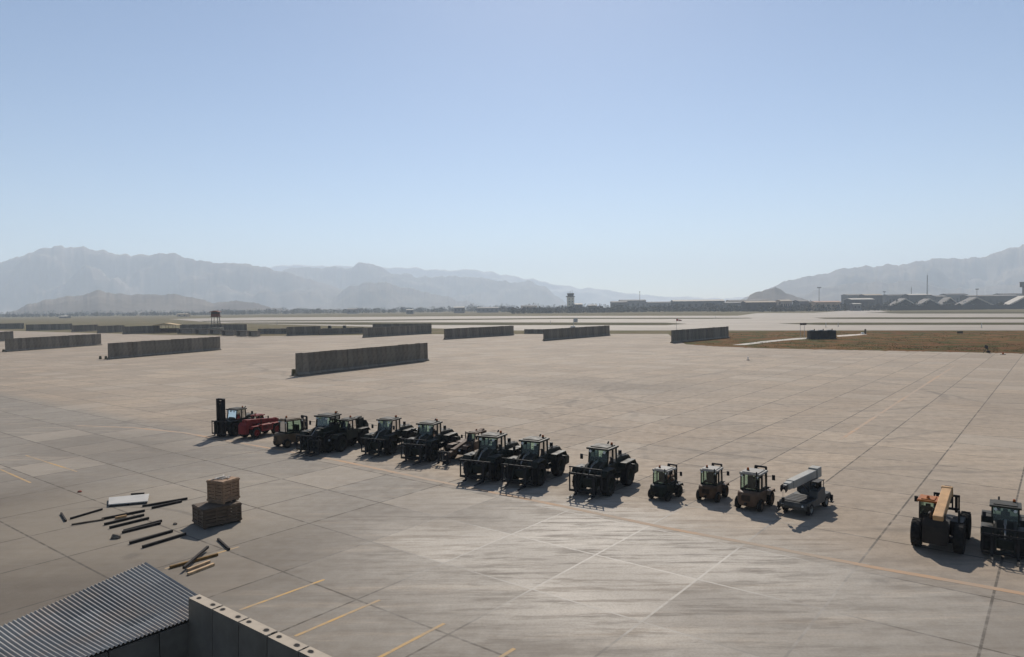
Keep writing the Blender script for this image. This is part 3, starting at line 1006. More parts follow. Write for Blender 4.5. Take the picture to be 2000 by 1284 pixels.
# far perimeter walls on the right
for (xa, xb, ya, yt, lab) in ((1481, 1690, 608.5, 598, 'dark perimeter wall in front of the salmon roofed building'), (1738, 2060, 607, 597, 'dark perimeter wall in front of the tent shaped hangars')):
    a, b = G(xa, ya), G(xb, ya - (xb - xa) * .01127)
    d = b - a
    h = 8.0
    t = thing('perimeter_wall', lab, 'wall', a, math.atan2(d.y, d.x))
    n = 90
    w = d.length / n
    me = panel_mesh(w, h, False).build('wall_panel', simple('perimeter_concrete', (.045, .042, .038), .95, .3, .1)).data
    for o in [o for o in COL.objects if o.type == 'MESH' and o.data == me]:
        bpy.data.objects.remove(o)
    for k in range(n):
        o = bpy.data.objects.new('wall_panel', me)
        o.parent = t; o.location = ((k + .5) * w, 0, rnd.uniform(-.5, .2))
        COL.objects.link(o)

# control tower
D_T = 1500.0
a = at(1115, D_T)
t = thing('control_tower', 'tall tan airfield control tower with a dark glazed cab', 'tower', a)
ztop = zat(1115, 572, D_T)
TW = bmat('tower_wall', (.66, .58, .45))
sc = D_T / F_PX
MB().box((0, 0, (ztop - 9) / 2), (13.5 * sc, 13.5 * sc, ztop - 9), .3).build('shaft', TW, t)
MB().box((-.5, 0, ztop - 8.2), (16.5 * sc, 16.5 * sc, 1.8), .2).build('gallery', bmat('tower_dark', (.10, .09, .08)), t)
vs = []
for z, r in ((ztop - 7.3, 6.0 * sc), (ztop - 2.4, 7.0 * sc)):
    vs += [(r * math.cos(k * math.pi / 4 + math.pi / 8), r * math.sin(k * math.pi / 4 + math.pi / 8), z) for k in range(8)]
MB().add(vs, [(k, (k + 1) % 8, 8 + (k + 1) % 8, 8 + k) for k in range(8)] + [tuple(range(8, 16))]).build('cab_window', simple('tower_glass', (.03, .035, .04), .25), t, smooth=0)
MB().box((0, 0, ztop - 1.8), (13 * sc, 13 * sc, 1.3), .2).build('roof', bmat('tower_roof', (.34, .31, .27)), t)
for x in (-3, 0, 3.4):
    MB().tube((x, 0, ztop - 1.2), (x, 0, ztop + 4 + x * .4), .28, n=6).build('antenna', RF_GREY, t)
for k in range(5):
    for x in (-3.5, 3.5):
        MB().box((x, -6.75 * sc - .05, 12 + k * 5.5), (1.8, .3, 1.8), 0).build('window', M_BLACK(), t)


def lattice_mast(px, y_top, dist, label, w=2.2):
    a = at(px, dist); h = zat(px, y_top, dist)
    t = thing('lattice_mast', label, 'mast', a)
    mb = MB()
    for k in range(3):
        an = k * 2.094
        mb.tube((w * math.cos(an), w * math.sin(an), 0), (.5 * math.cos(an), .5 * math.sin(an), h), .22, n=5)
    for i in range(24):
        z0, z1 = h * i / 24, h * (i + 1) / 24
        r0 = w + (.5 - w) * i / 24; r1 = w + (.5 - w) * (i + 1) / 24
        for k in range(3):
            a0, a1 = k * 2.094, (k + 1) * 2.094
            mb.tube((r0 * math.cos(a0), r0 * math.sin(a0), z0), (r1 * math.cos(a1), r1 * math.sin(a1), z1), .12, n=4)
    mb.build('frame', RF_GREY, t)
    MB().tube((0, 0, h), (0, 0, h + 4), .15, n=6).build('antenna', RF_GREY, t)


lattice_mast(1811, 538, 1420, 'tall thin lattice mast rising above the hangars', 1.5)
lattice_mast(1780, 562, 1700, 'short faint lattice mast left of the tall one', 1.1)


def flood_mast(px, y_top, dist, label, hw=3.0):
    a = at(px, dist); h = zat(px, y_top, dist)
    t = thing('light_mast', label, 'light mast', a, 0, 'light masts among the far buildings')
    MB().tube((0, 0, 0), (0, 0, h), .65, .4, n=8).build('pole', RF_GREY, t)
    mb = MB(); mb.box((0, 0, h), (hw * 2, 1.6, .5), .05)
    for k in range(5):
        mb.box((-hw + hw * .5 * k, -.5, h + .9), (hw * .36, .8, 1.5), .1)
    mb.build('lamp_head', bmat('lamp_head_grey', (.16, .16, .15)), t)


flood_mast(1600, 563, 1250, 'light mast with a square head above the salmon roof')
flood_mast(1908, 566, 1300, 'light mast above the wide gabled hangar', 2.4)
flood_mast(1727, 571, 1450, 'light mast with a dark head above the cream roof', 2.6)
flood_mast(1250, 571, 1600, 'slender pole standing between tower and long white roof', .7)
a = at(2003, 1200)
t = thing('water_tower', 'grey tower block at the right photo edge above the hangars', 'tower', a)
zt = zat(2003, 552, 1200)
MB().box((0, 0, (zt - 8) / 2), (7, 7, zt - 8), .2).build('shaft', RF_GREY, t)
MB().box((0, 0, zt - 4), (12, 12, 8), .3).build('cab', W_GREY, t)
MB().box((0, 0, zt + .4), (13, 13, .8), .2).build('roof', RF_DARK, t)


# ------------------------------------------------------------------ far woods and trees
def leaf_mat(name, c):
    m, nt, N, L, bs = nodes_of(name)
    n = noise_node(nt, mapped(nt), .35, 4)
    L.new(mix(nt, ramp(nt, n, .3, .7), tuple(x * .6 for x in c), tuple(x * 1.35 for x in c)), bs.inputs['Base Color'])
    bs.inputs['Roughness'].default_value = .8
    bs.inputs['Specular IOR Level'].default_value = .15
    return m


LEAF = leaf_mat('far_foliage', (.040, .044, .028))
BARK = simple('bark', (.08, .06, .045), .9, .3, 2)


def crown_into(mb, x, y, z0, h, w, r, n=46, leaf=1.0):
    """leaf clumps spread through an egg shaped crown"""
    for _ in range(n):
        u = r.random(); a = r.uniform(0, 6.283)
        zz = z0 + h * u
        rad = w * math.sin(math.pi * min(1, (u * .82 + .16))) * math.sqrt(r.random()) * r.uniform(.7, 1.15)
        c = Vector((x + rad * math.cos(a), y + rad * math.sin(a), zz))
        s = leaf * r.uniform(.5, 1.2)
        e1 = Vector((r.uniform(-1, 1), r.uniform(-1, 1), r.uniform(-.4, .9))).normalized() * s
        e2 = Vector((r.uniform(-1, 1), r.uniform(-1, 1), r.uniform(-.4, .9))).normalized() * s
        mb.add([c - e1, c + e2 * .8, c + e1, c - e2 * .8], [(0, 1, 2, 3)])


r = random.Random(11)
mb = MB()
rows = [(-150, 480, 1950, 2300, 8, 12.5, 520), (420, 1000, 2000, 2500, 12, 18, 620), (980, 1480, 1650, 2000, 10, 15, 560), (1380, 2060, 1270, 1340, 6, 12, 300), (1450, 2080, 1700, 2100, 12, 22, 300), (-150, 1000, 2700, 3100, 14, 22, 420), (900, 1480, 2300, 2700, 20, 27, 260), (1000, 1478, 1380, 1450, 9, 17, 420), (1484, 2060, 1192, 1215, 6, 15, 210)]
for x0, x1, d0, d1, h0, h1, n in rows:
    for _ in range(n):
        px = r.uniform(x0, x1); d = r.uniform(d0, d1)
        p = at(px, d); h = r.uniform(h0, h1) * (0.82 + .55 * mn.noise(Vector((px * .035, x0 * .1, 0))))
        mb.tube((p.x, p.y, 0), (p.x, p.y, h * .35), .35, .2, n=4, caps=False)
        crown_into(mb, p.x, p.y, h * .08, h * .92, h * r.uniform(.38, .7), r, 34, 1.7)
woods = mb.build('distant_woods', LEAF, smooth=0)
woods['kind'] = 'stuff'
woods['label'] = 'low dark wood line along the far side of the airfield'


def far_tree(px, dist, h, w, label):
    p = at(px, dist)
    t = thing('tree', label, 'tree', p, 0, 'dark trees among the far buildings')
    mb = MB(); mb.tube((0, 0, 0), (0, 0, h * .5), .4, .2, n=6)
    for k in range(4):
        an = k * 1.6
        mb.tube((0, 0, h * .3), (w * .5 * math.cos(an), w * .5 * math.sin(an), h * .6), .18, .08, n=5)
    mb.build('trunk', BARK, t)
    mb = MB(); crown_into(mb, 0, 0, h * .15, h * .85, w, r, 300, .9)
    mb.build('crown', LEAF, t, smooth=0)


far_tree(1523, 1190, 16, 5.5, 'dark round tree left of the small cream roofed building')
far_tree(1552, 1190, 16.5, 6.2, 'dark round tree right of the small cream roofed building')
far_tree(1650, 1190, 13, 5, 'dark tree at the right end of the salmon roof')
far_tree(1582, 1195, 14, 4.5, 'dark tree at the left end of the salmon roof')
far_tree(1716, 1210, 12, 5, 'dark tree in the gap between the two perimeter walls')
far_tree(1752, 1215, 18, 6, 'dark tree before the leftmost tent shaped hangar')
far_tree(1320, 1560, 15, 6, 'dark tree at the left end of the very long white roof')
far_tree(1280, 1500, 14, 7, 'broad dark tree between slender pole and long white roof')
far_tree(1240, 1500, 13, 7, 'dark tree directly below the slender pole')

# ------------------------------------------------------------------ infield weeds (uncountable)
r = random.Random(5)
poly = [(1345, 671), (1318, 656), (1425, 650), (1560, 648), (2150, 648), (2150, 692), (1760, 684), (1500, 679.5), (1400, 675)]


def inside(x, y):
    c = False
    for (xa, ya), (xb, yb) in zip(poly, poly[1:] + poly[:1]):
        if (ya > y) != (yb > y) and x < (xb - xa) * (y - ya) / (yb - ya) + xa:
            c = not c
    return c


def tufts(name, n, hmin, hmax, material, label, test):
    mb = MB(); k = 0
    while k < n:
        px, py = r.uniform(1320, 2150), r.uniform(648, 692)
        if not inside(px, py) or not test(px, py):
            continue
        k += 1
        p = G(px, py)
        for _ in range(5):
            a = r.uniform(0, 6.28); h = r.uniform(hmin, hmax); w = h * r.uniform(.25, .6)
            q = p + Vector((r.uniform(-.7, .7), r.uniform(-.7, .7), .04))
            e = Vector((math.cos(a), math.sin(a), 0)) * w
            tip = q + Vector((r.uniform(-.3, .3) * h, r.uniform(-.3, .3) * h, h))
            mb.add([q - e, q + e, tip + e * .3, tip - e * .3], [(0, 1, 2, 3)])
    o = mb.build(name, material, smooth=0)
    o['kind'] = 'stuff'; o['label'] = label


tufts('dry_weeds', 2600, .05, .15, leaf_mat('dry_weed', (.22, .12, .048)), 'dry reddish brown weeds covering the infield', lambda x, y: mn.noise(Vector((x * .02, y * .2, 0))) > -.25)
tufts('green_weeds', 3000, .05, .18, leaf_mat('green_weed', (.085, .090, .026)), 'dull green weeds growing in patches on the infield', lambda x, y: mn.noise(Vector((x * .014, y * .22, 4))) > .02 or (y > 676 - 0 and mn.noise(Vector((x * .02, 0, 9))) > -.1 and y < 688))
# ------------------------------------------------------------------ vehicles (x forward, y left)
GLASS = glass_mat()


def wheel(t, x, y, rad, wid, rim=None, lugs=True, n=28):
    """tyre with lugs > rim with hub; axle along y"""
    side = 1 if y > 0 else -1
    mb = MB()
    h = wid / 2
    mb.lathe([(rad * .56, -h * .8), (rad * .72, -h), (rad * .9, -h * .95), (rad * .97, -h * .75), (rad * .985, 0), (rad * .97, h * .75), (rad * .9, h * .95), (rad * .72, h), (rad * .56, h * .8), (rad * .56, -h * .8)], (0, 0, 0), 'Y', n)
    if lugs:
        k = 16
        for i in range(k):
            for s_ in (-1, 1):
                a = 2 * math.pi * (i + (.5 if s_ > 0 else 0)) / k
                rot = Matrix.Rotation(-a, 3, 'Y') @ Matrix.Rotation(s_ * .5, 3, 'X')
                mb.box(rot @ Vector((rad * .975, 0, 0)) + Vector((0, s_ * h * .45, 0)), (rad * .07, h * .95, rad * .10), .01, Matrix.Rotation(-a, 3, 'Y') @ Matrix.Rotation(s_ * .45, 3, 'X'))
    ty = mb.build('wheel', M_TYRE(), t)
    ty.location = (x, y, rad)
    mb = MB()
    d = side * h
    mb.lathe([(0, d * .35), (rad * .2, d * .45), (rad * .24, d * .55), (rad * .26, d * .3), (rad * .5, d * .25), (rad * .56, d * .82), (rad * .6, d * .86), (rad * .58, -d * .7)], (0, 0, 0), 'Y', 20)
    for i in range(8):
        a = i * math.pi / 4
        mb.tube((rad * .38 * math.cos(a), d * .25, rad * .38 * math.sin(a)), (rad * .38 * math.cos(a), d * .4, rad * .38 * math.sin(a)), rad * .035, n=6)
    mb.build('rim', rim or M_GREEN(), ty)
    return ty


def cabin(t, x0, x1, y0, y1, z0, zb, z1, paint, lean=.12, roof_mat=None, over=.1, pw=.085, seat=True):
    """cab: sill panels, pillars, roof with an overhang, one glass part per side, door"""
    c = MB()
    c.box(((x0 + x1) / 2, y0 + .04, (z0 + zb) / 2), (x1 - x0, .08, zb - z0), .015)
    c.box(((x0 + x1) / 2, y1 - .04, (z0 + zb) / 2), (x1 - x0, .08, zb - z0), .015)
    c.box((x1 - .04, (y0 + y1) / 2, (z0 + zb) / 2), (.08, y1 - y0 - .17, zb - z0), .015)
    c.box((x0 + .04, (y0 + y1) / 2, (z0 + zb) / 2), (.08, y1 - y0 - .17, zb - z0), .015)
    c.box(((x0 + x1) / 2, (y0 + y1) / 2, z0 + .05), (x1 - x0 - .17, y1 - y0 - .17, .1), 0)
    xa, xb = x0 + lean * .35, x1 - lean
    for y in (y0 + pw / 2, y1 - pw / 2):
        c.bar((x0 + pw / 2, y, zb), (xa + pw / 2, y, z1), pw, pw)
        c.bar((x1 - pw / 2, y, zb), (xb - pw / 2, y, z1), pw, pw)
        xm = x0 + (x1 - x0) * .42
        c.bar((xm, y, zb), (xm, y, z1), pw, pw)
    cab = c.build('cab', paint, t)
    cab_roof = MB()
    xm, ym = (xa + xb) / 2, (y0 + y1) / 2
    cab_roof.box((xm + .05, ym, z1 + .06), (xb - xa + over * 2 + .1, y1 - y0 + over * 2, .12), .045)
    cab_roof.box((xm, ym, z1 + .145), (xb - xa - .1, y1 - y0 - .2, .06), .028)
    cab_roof.build('roof', roof_mat or paint, cab)
    g = .055
    for nm, q in (('windscreen', [(x1 - g, y0 + pw, zb), (x1 - g, y1 - pw, zb), (xb - g, y1 - pw, z1), (xb - g, y0 + pw, z1)]),
                  ('rear_window', [(x0 + g, y0 + pw, zb), (x0 + g, y1 - pw, zb), (xa + g, y1 - pw, z1), (xa + g, y0 + pw, z1)]),
                  ('side_window', [(x0 + pw, y0 + g, zb), (x1 - pw, y0 + g, zb), (xb - pw, y0 + g, z1), (xa + pw, y0 + g, z1)]),
                  ('side_window', [(x0 + pw, y1 - g, zb), (x1 - pw, y1 - g, zb), (xb - pw, y1 - g, z1), (xa + pw, y1 - g, z1)])):
        MB().add(q, [(0, 1, 2, 3)]).build(nm, GLASS, cab, smooth=0)
    if seat:
        s = MB()
        sx = x0 + (x1 - x0) * .38
        s.box((sx, ym, z0 + .5), (.5, .5, .16), .05)
        s.box((sx - .24, ym, z0 + .88), (.14, .48, .66), .05)
        s.box((sx - .25, ym, z0 + 1.28), (.1, .26, .18), .04)
        s.build('seat', M_BLACK(), cab)
        s = MB()
        s.tube((x1 - .2, ym, z0 + .1), (x1 - .42, ym, z0 + .85), .04, n=8)
        s.lathe([(.14, -.02), (.19, -.02), (.19, .02), (.14, .02), (.14, -.02)], (x1 - .42, ym, z0 + .87), 'Z', 14)
        s.box((x1 - .16, ym, z0 + .55), (.18, .6, .75), .04)
        s.build('steering_column', M_BLACK(), cab)
    # door handle and hinge side seam on the left
    d = MB()
    d.box(((x0 + x1) / 2 + .18, y1 + .012, (z0 + zb) / 2), ((x1 - x0) * .5, .03, (zb - z0) * .86), .012)
    dr = d.build('door', paint, cab)
    MB().box(((x0 + x1) / 2 - .02, y1 + .05, zb - .12), (.16, .04, .05), .012).build('handle', M_BLACK(), cab)
    return cab


def mirrors(t, x, y0, y1, z):
    for y, s_ in ((y0, -1), (y1, 1)):
        mb = MB()
        mb.tube((x, y, z), (x + .18, y + s_ * .32, z + .05), .018, n=6)
        mb.box((x + .18, y + s_ * .36, z - .06), (.05, .2, .34), .02)
        mb.build('mirror', M_BLACK(), t)


def lamps(t, pts, n='headlight', r=.09, d=1):
    for p in pts:
        mb = MB()
        mb.lathe([(0, .03), (r * .8, .03), (r, 0), (r * .8, -.09), (0, -.1)], (0, 0, 0), 'Y', 12)
        o = mb.build(n, M_LAMP(), t)
        o.location = p; o.rotation_euler = (0, 0, R_(-90 * d))


def beacon(t, x, y, z):
    mb = MB(); mb.tube((x, y, z), (x, y, z + .05), .09, n=12); 
    mb.build('beacon_base', M_BLACK(), t)
    MB().lathe([(0, .19), (.05, .185), (.075, .15), (.08, .05)], (x, y, z), 'Z', 12).build('beacon', M_ORANGE(), t)


def forks(t, x, z, length, gap, width=2.1, hgt=1.15, frame=None):
    mb = MB()
    mb.box((x, 0, z + .18), (.09, width, .16), .02)
    mb.box((x, 0, z + hgt), (.09, width, .14), .02)
    for y in (-width / 2 + .05, -width * .22, width * .22, width / 2 - .05):
        mb.box((x - .003, y, z + hgt * .56), (.07, .09, hgt * .8), .015)
    mb.build('fork_carriage', frame or M_BLACK(), t)
    for y in (-gap / 2, gap / 2):
        mb = MB()
        mb.prism([(x + .05, z + hgt), (x + .05, z), (x + .12, z - .06), (x + length, z - .045), (x + length, z - .025), (x + .14, z + .02), (x + .12, z + .06), (x + .12, z + hgt)], y - .075, y + .075, .008)
        mb.build('fork', M_BLACK(), t)


def loader(name, label, cat, group=None, paint=None, mast=False, attachment=True):
    """articulated all terrain fork loader: engine behind, cab in the middle, lift arms and forks ahead"""
    P = paint or M_GREEN()
    t = thing(name, label, cat, group=group)
    # rear: engine hood, grille, counterweight, fenders
    mb = MB()
    mb.prism([(-2.85, .85), (-.35, .75), (-.35, 1.95), (-1.0, 2.02), (-2.55, 1.9), (-2.9, 1.6)], -.68, .68, .07)
    hood = mb.build('engine_hood', P, t)
    mb = MB()
    for k in range(8):
        mb.box((-2.915 + (.0 if k < 5 else .02 * (k - 4)), 0, 1.0 + k * .09), (.05, 1.05, .035), 0)
    mb.build('grille', M_BLACK(), hood)
    for s_ in (-1, 1):
        mb = MB()
        for k in range(6):
            mb.box((-1.6 - k * .16, s_ * .69, 1.55), (.07, .03, .42), 0)
        mb.build('side_vent', M_BLACK(), hood)
    MB().prism([(-3.15, .6), (-2.5, .55), (-2.5, 1.25), (-3.05, 1.25), (-3.2, 1.1)], -1.12, 1.12, .06).build('counterweight', P, t)
    mb = MB(); mb.box((-3.28, 0, .8), (.3, .25, .2), .03); mb.tube((-3.38, 0, .65), (-3.38, 0, .98), .04, n=8)
    mb.build('tow_hitch', M_BLACK(), t)
    for s_ in (-1, 1):
        mb = MB()
        mb.prism([(-2.45, 1.3), (-2.2, 1.62), (-.7, 1.62), (-.45, 1.3), (-.45, 1.36), (-.68, 1.69), (-2.22, 1.69), (-2.5, 1.34)], min(s_ * .68, s_ * 1.28), max(s_ * .68, s_ * 1.28), .015)
        mb.build('fender', P, t)
        mb = MB()
        mb.prism([(.75, 1.32), (.95, 1.62), (2.05, 1.62), (2.3, 1.32), (2.34, 1.36), (2.1, 1.69), (.92, 1.69), (.7, 1.36)], min(s_ * .62, s_ * 1.24), max(s_ * .62, s_ * 1.24), .015)
        mb.build('fender', P, t)
        mb = MB()
        for k in range(3):
            mb.box((.05, s_ * 1.0, .55 + k * .33), (.5, .26, .05), .01)
        mb.box((-.19, s_ * 1.08, .9), (.05, .05, .85), .01); mb.box((.29, s_ * 1.08, .9), (.05, .05, .85), .01)
        mb.build('step', P, t)
        MB().bar((-2.2, s_ * .6, 2.0), (-.6, s_ * .6, 2.1), .04, .04).build('hand_rail', M_BLACK(), t)
    # chassis
    mb = MB()
    mb.box((-1.4, 0, .78), (2.4, .9, .5), .05); mb.box((1.25, 0, .82), (2.1, .85, .55), .05)
    mb.box((-1.55, 0, .74), (.3, 1.5, .3), .05); mb.box((1.5, 0, .74), (.3, 1.5, .3), .05)
    mb.prism([(.5, 1.0), (1.9, .95), (1.5, 1.5), (.9, 1.95), (.6, 1.95)], -.42, .42, .05)
    mb.build('chassis', P, t)
    for x in (-1.55, 1.5):
        for y in (-.98, .98):
            wheel(t, x, y, .75, .52, P)
    cabin(t, -.55, .95, -.72, .72, 1.05, 1.75, 2.72, P, lean=.16)
    mirrors(t, .95, -.72, .72, 2.3)
    beacon(t, -.25, .45, 2.9)
    lamps(t, [(1.02, -.5, 2.62), (1.02, .5, 2.62)])
    lamps(t, [(-3.18, -.8, 1.36), (-3.18, .8, 1.36)], 'tail_lamp', .07, -1)
    mb = MB(); mb.tube((-1.35, -.35, 1.95), (-1.35, -.35, 2.35), .1, n=12); mb.tube((-1.35, -.35, 2.35), (-1.35, -.35, 2.75), .055, n=10); mb.tube((-1.35, -.35, 2.74), (-1.47, -.35, 2.84), .055, n=10)
    mb.build('exhaust', M_BLACK(), t)
    MB().tube((-1.7, .38, 1.95), (-1.7, .38, 2.3), .12, n=12).build('air_filter', M_BLACK(), t)
    if mast:
        for y in (-.42, .42):
            mb = MB()
            mb.box((2.35, y, 2.15), (.34, .22, 4.1), .02); mb.box((2.5, y * .7, 2.05), (.24, .18, 3.9), .02)
            mb.build('mast_rail', M_BLACK(), t)
        mb = MB()
        for z in (.5, 1.9, 3.0, 4.12):
            mb.box((2.3, 0, z), (.12, 1.0, .2), .02)
        mb.tube((2.42, 0, .4), (2.42, 0, 3.6), .09, n=10)
        for k in range(7):
            mb.box((2.36, 0, .8 + k * .5), (.03, .66, .28), 0)
        mb.build('mast_crossbar', M_BLACK(), t)
        for s_ in (-.45, .45):
            MB().tube((1.3, s_, 1.3), (2.3, s_, 2.2), .07, n=8).build('tilt_cylinder', M_STEEL(), t)
        forks(t, 2.66, .22, 1.3, 1.1, 2.2, 1.5)
    else:
        mb = MB()
        for s_ in (-.5, .5):
            mb.prism([(.55, 1.72), (.75, 2.0), (1.55, 1.82), (2.35, 1.0), (2.62, .62), (2.62, .3), (2.4, .3), (2.1, .72), (1.4, 1.46)], s_ - .09, s_ + .09, .02)
        mb.tube((1.75, -.5, 1.42), (1.75, .5, 1.42), .11, n=12); mb.tube((2.5, -.8, .45), (2.5, .8, .45), .07, n=10)
        mb.build('lift_arm', P, t)
        for s_ in (-.28, .28):
            mb = MB(); mb.tube((.95, s_, 1.25), (1.5, s_, 1.35), .09, n=10); mb.tube((1.5, s_, 1.35), (2.0, s_, 1.15), .045, n=8)
            mb.build('lift_cylinder', M_STEEL(), t)
        mb = MB(); mb.tube((1.0, 0, 2.0), (1.7, 0, 1.9), .08, n=10); mb.tube((1.7, 0, 1.9), (2.5, 0, 1.25), .045, n=8)
        mb.build('tilt_cylinder', M_STEEL(), t)
        if attachment:
            forks(t, 2.72, .2, 1.25, 1.3, 2.35, 1.25)
            mb = MB()
            for y in (-1.1, -.66, -.22, .22, .66, 1.1):
                mb.box((2.70, y, 1.62), (.06, .06, .45), .01)
            mb.box((2.70, 0, 1.87), (.07, 2.35, .08), .015)
            mb.build('load_guard', M_BLACK(), t)
    return t


def telehandler(name, label, paint, lift=0.0, ext=.5, boom_len=4.9, group='telescopic handlers in the row', cab_mat=None, boom_mat=None, wr=.66, roof=None, bw=.46):
    t = thing(name, label, 'telehandler', group=group)
    P = paint
    mb = MB()
    mb.prism([(-2.5, .65), (2.2, .6), (2.35, .85), (2.2, 1.15), (-2.3, 1.15), (-2.6, .95)], -.48, .48, .05)
    mb.box((1.55, 0, .62), (.32, 1.5, .3), .05); mb.box((-1.45, 0, .62), (.32, 1.5, .3), .05)
    mb.build('chassis', M_BLACK(), t)
    for x in (-1.5, 1.6):
        for y in (-.92, .92):
            wheel(t, x, y * (1 + (wr - .66)), wr, .46 + (wr - .66) * .4, P)
    cabin(t, -.45, .95, .22, 1.12, .85, 1.6, 2.35, cab_mat or P, lean=.22, pw=.07, roof_mat=roof)
    MB().prism([(-.8, .7), (.95, .7), (1.0, 1.2), (.8, 1.48), (-.75, 1.52)], -1.14, -.5, .05).build('engine_cover', P, t)
    mb = MB()
    for k in range(7):
        mb.box((-.5 + k * .2, -1.15, 1.12), (.08, .03, .42), 0)
    mb.build('side_vent', M_BLACK(), t)
    for s_ in (-1, 1):
        for x in (-1.5, 1.6):
            mb = MB()
            mb.prism([(x - .72, 1.16), (x - .5, 1.4), (x + .5, 1.4), (x + .72, 1.16), (x + .76, 1.19), (x + .52, 1.45), (x - .52, 1.45), (x - .76, 1.19)], min(s_ * .55, s_ * 1.16), max(s_ * .55, s_ * 1.16), .012)
            (mb.build('fender', P, t) if wr < .7 else None)
    MB().prism([(-2.75, .6), (-2.2, .6), (-2.2, 1.6), (-2.45, 1.95), (-2.75, 1.6)], -.62, .62, .06).build('counterweight', P, t)
    mb = MB()
    for s_ in (-.36, .36):
        mb.prism([(-2.5, 1.1), (-1.3, 1.1), (-1.75, 2.2), (-2.3, 2.2)], s_ - .05, s_ + .05, .015)
    mb.build('boom_tower', P, t)
    piv = Vector((-2.1, -.12, 2.0))
    d = Vector((math.cos(lift), 0, math.sin(lift)))
    up = Vector((-math.sin(lift), 0, math.cos(lift)))
    e = piv + d * boom_len
    rot = Matrix.Rotation(-lift, 3, 'Y')
    mb = MB(); mb.box(piv + d * (boom_len / 2 - .2), (boom_len + .4, bw, .52), .035, rot)
    mb.box(piv + d * (boom_len - .1), (.22, bw + .08, .6), .03, rot)
    bo = mb.build('boom', boom_mat or P, t)
    mb = MB(); mb.box(piv + d * (boom_len + ext / 2 - .1), (ext + .3, .36, .4), .03, rot)
    mb.build('boom_extension', P, bo)
    mb = MB()
    h = e + d * ext
    mb.prism([(h.x - .2, h.z + .2), (h.x + .15, h.z + .1), (h.x + .45, h.z - .75), (h.x + .3, h.z - .95), (h.x + .05, h.z - .6), (h.x - .2, h.z - .22)], piv.y - .17, piv.y + .17, .03)
    mb.build('boom_head', M_BLACK(), t)
    forks(t, h.x + .5, max(.2, h.z - 1.5), 1.15, 1.0, 1.4, 1.0)
    mb = MB(); mb.tube((-.9, -.12, 1.0), piv + d * 1.9 - up * .28, .1, n=10)
    mb.build('lift_cylinder', M_STEEL(), t)
    mirrors(t, .95, .2, 1.12, 2.15)
    lamps(t, [(2.3, -.35, 1.0), (2.3, .35, 1.0)])
    beacon(t, -.1, .68, 2.5)
    mb = MB(); mb.tube((-.7, -.95, 1.5), (-.7, -.95, 2.2), .06, n=10)
    mb.build('exhaust', M_BLACK(), t)
    return t


def forklift(name, label, paint, roof, group='compact forklifts seen from behind', cab_paint=None):
    """counterbalance forklift with a closed cab; mast ahead, round counterweight behind"""
    t = thing(name, label, 'forklift', group=group)
    P, CP = paint, cab_paint or M_GREEN()
    mb = MB()
    prof = []
    for k in range(9):                                         # rounded rear seen from above, lathed by hand
        a = math.pi * (.5 + k / 8)
        prof.append((-1.05 + .62 * math.cos(a), .72 * math.sin(a)))
    vs, fs = [], []
    levels = [(.34, .90), (.42, .99), (.95, 1.0), (1.12, .97), (1.2, .86)]
    for z, k in levels:
        vs += [(-1.0 + (x + 1.0) * k, y * k, z) for x, y in prof]
    n = len(prof)
    for i in range(len(levels) - 1):
        for k in range(n):
            j = (k + 1) % n
            fs.append((i * n + k, i * n + j, (i + 1) * n + j, (i + 1) * n + k))
    fs.append(tuple(range(n))); fs.append(tuple((len(levels) - 1) * n + k for k in range(n)))
    mb.add(vs, fs)
    cw = mb.build('counterweight', P, t, smooth=50)
    mb = MB()
    for k in range(5):
        mb.box((-1.675, 0, .72 + k * .075), (.04, .55, .03), 0)
    mb.build('grille', M_BLACK(), cw)
    MB().box((-1.72, 0, .5), (.14, .16, .14), .02).build('tow_hitch', M_BLACK(), cw)
    MB().prism([(-1.04, .36), (1.0, .34), (1.05, .6), (.95, .78), (.35, .8), (.25, 1.12), (-1.04, 1.16)], -.66, .66, .05).build('body', P, t)
    for s_ in (-1, 1):
        wheel(t, .72, s_ * .74, .46, .34, P, n=24)
        wheel(t, -1.02, s_ * .70, .38, .28, P, n=24)
        MB().prism([(.15, .8), (.3, .98), (1.12, .98), (1.25, .78), (1.28, .81), (1.15, 1.03), (.28, 1.03), (.1, .82)], min(s_ * .58, s_ * .92), max(s_ * .58, s_ * .92), .01).build('fender', P, t)
    cabin(t, -.95, .55, -.62, .62, .82, 1.28, 2.18, CP, lean=.1, roof_mat=roof, over=.05, pw=.075)
    mb = MB()
    for s_ in (-.36, .36):
        mb.box((1.14, s_, 1.28), (.16, .09, 2.2), .015); mb.box((1.23, s_ * .8, 1.22), (.12, .07, 2.15), .012)
    mb.build('mast_rail', M_BLACK(), t)
    mb = MB()
    for z in (.35, 1.3, 2.36):
        mb.box((1.12, 0, z), (.08, .78, .12), .012)
    mb.tube((1.2, 0, .3), (1.2, 0, 2.1), .055, n=8); mb.tube((1.2, .16, .3), (1.2, .16, 2.2), .02, n=6); mb.tube((1.2, -.16, .3), (1.2, -.16, 2.2), .02, n=6)
    mb.build('mast_crossbar', M_BLACK(), t)
    for s_ in (-.42, .42):
        MB().tube((.5, s_, .7), (1.1, s_, 1.2), .04, n=8).build('tilt_cylinder', M_STEEL(), t)
    forks(t, 1.36, .16, 1.1, .7, 1.15, .8)
    lamps(t, [(-.98, -.5, 2.1), (-.98, .5, 2.1)], 'tail_lamp', .06, -1)
    lamps(t, [(.62, -.5, 2.1), (.62, .5, 2.1)], 'headlight', .07, 1)
    beacon(t, -.4, .3, 2.36)
    mirrors(t, .5, -.62, .62, 1.9)
    mb = MB(); mb.tube((-.98, -.45, 1.1), (-.98, -.45, 2.45), .045, n=8); mb.build('exhaust', M_BLACK(), t)
    return t


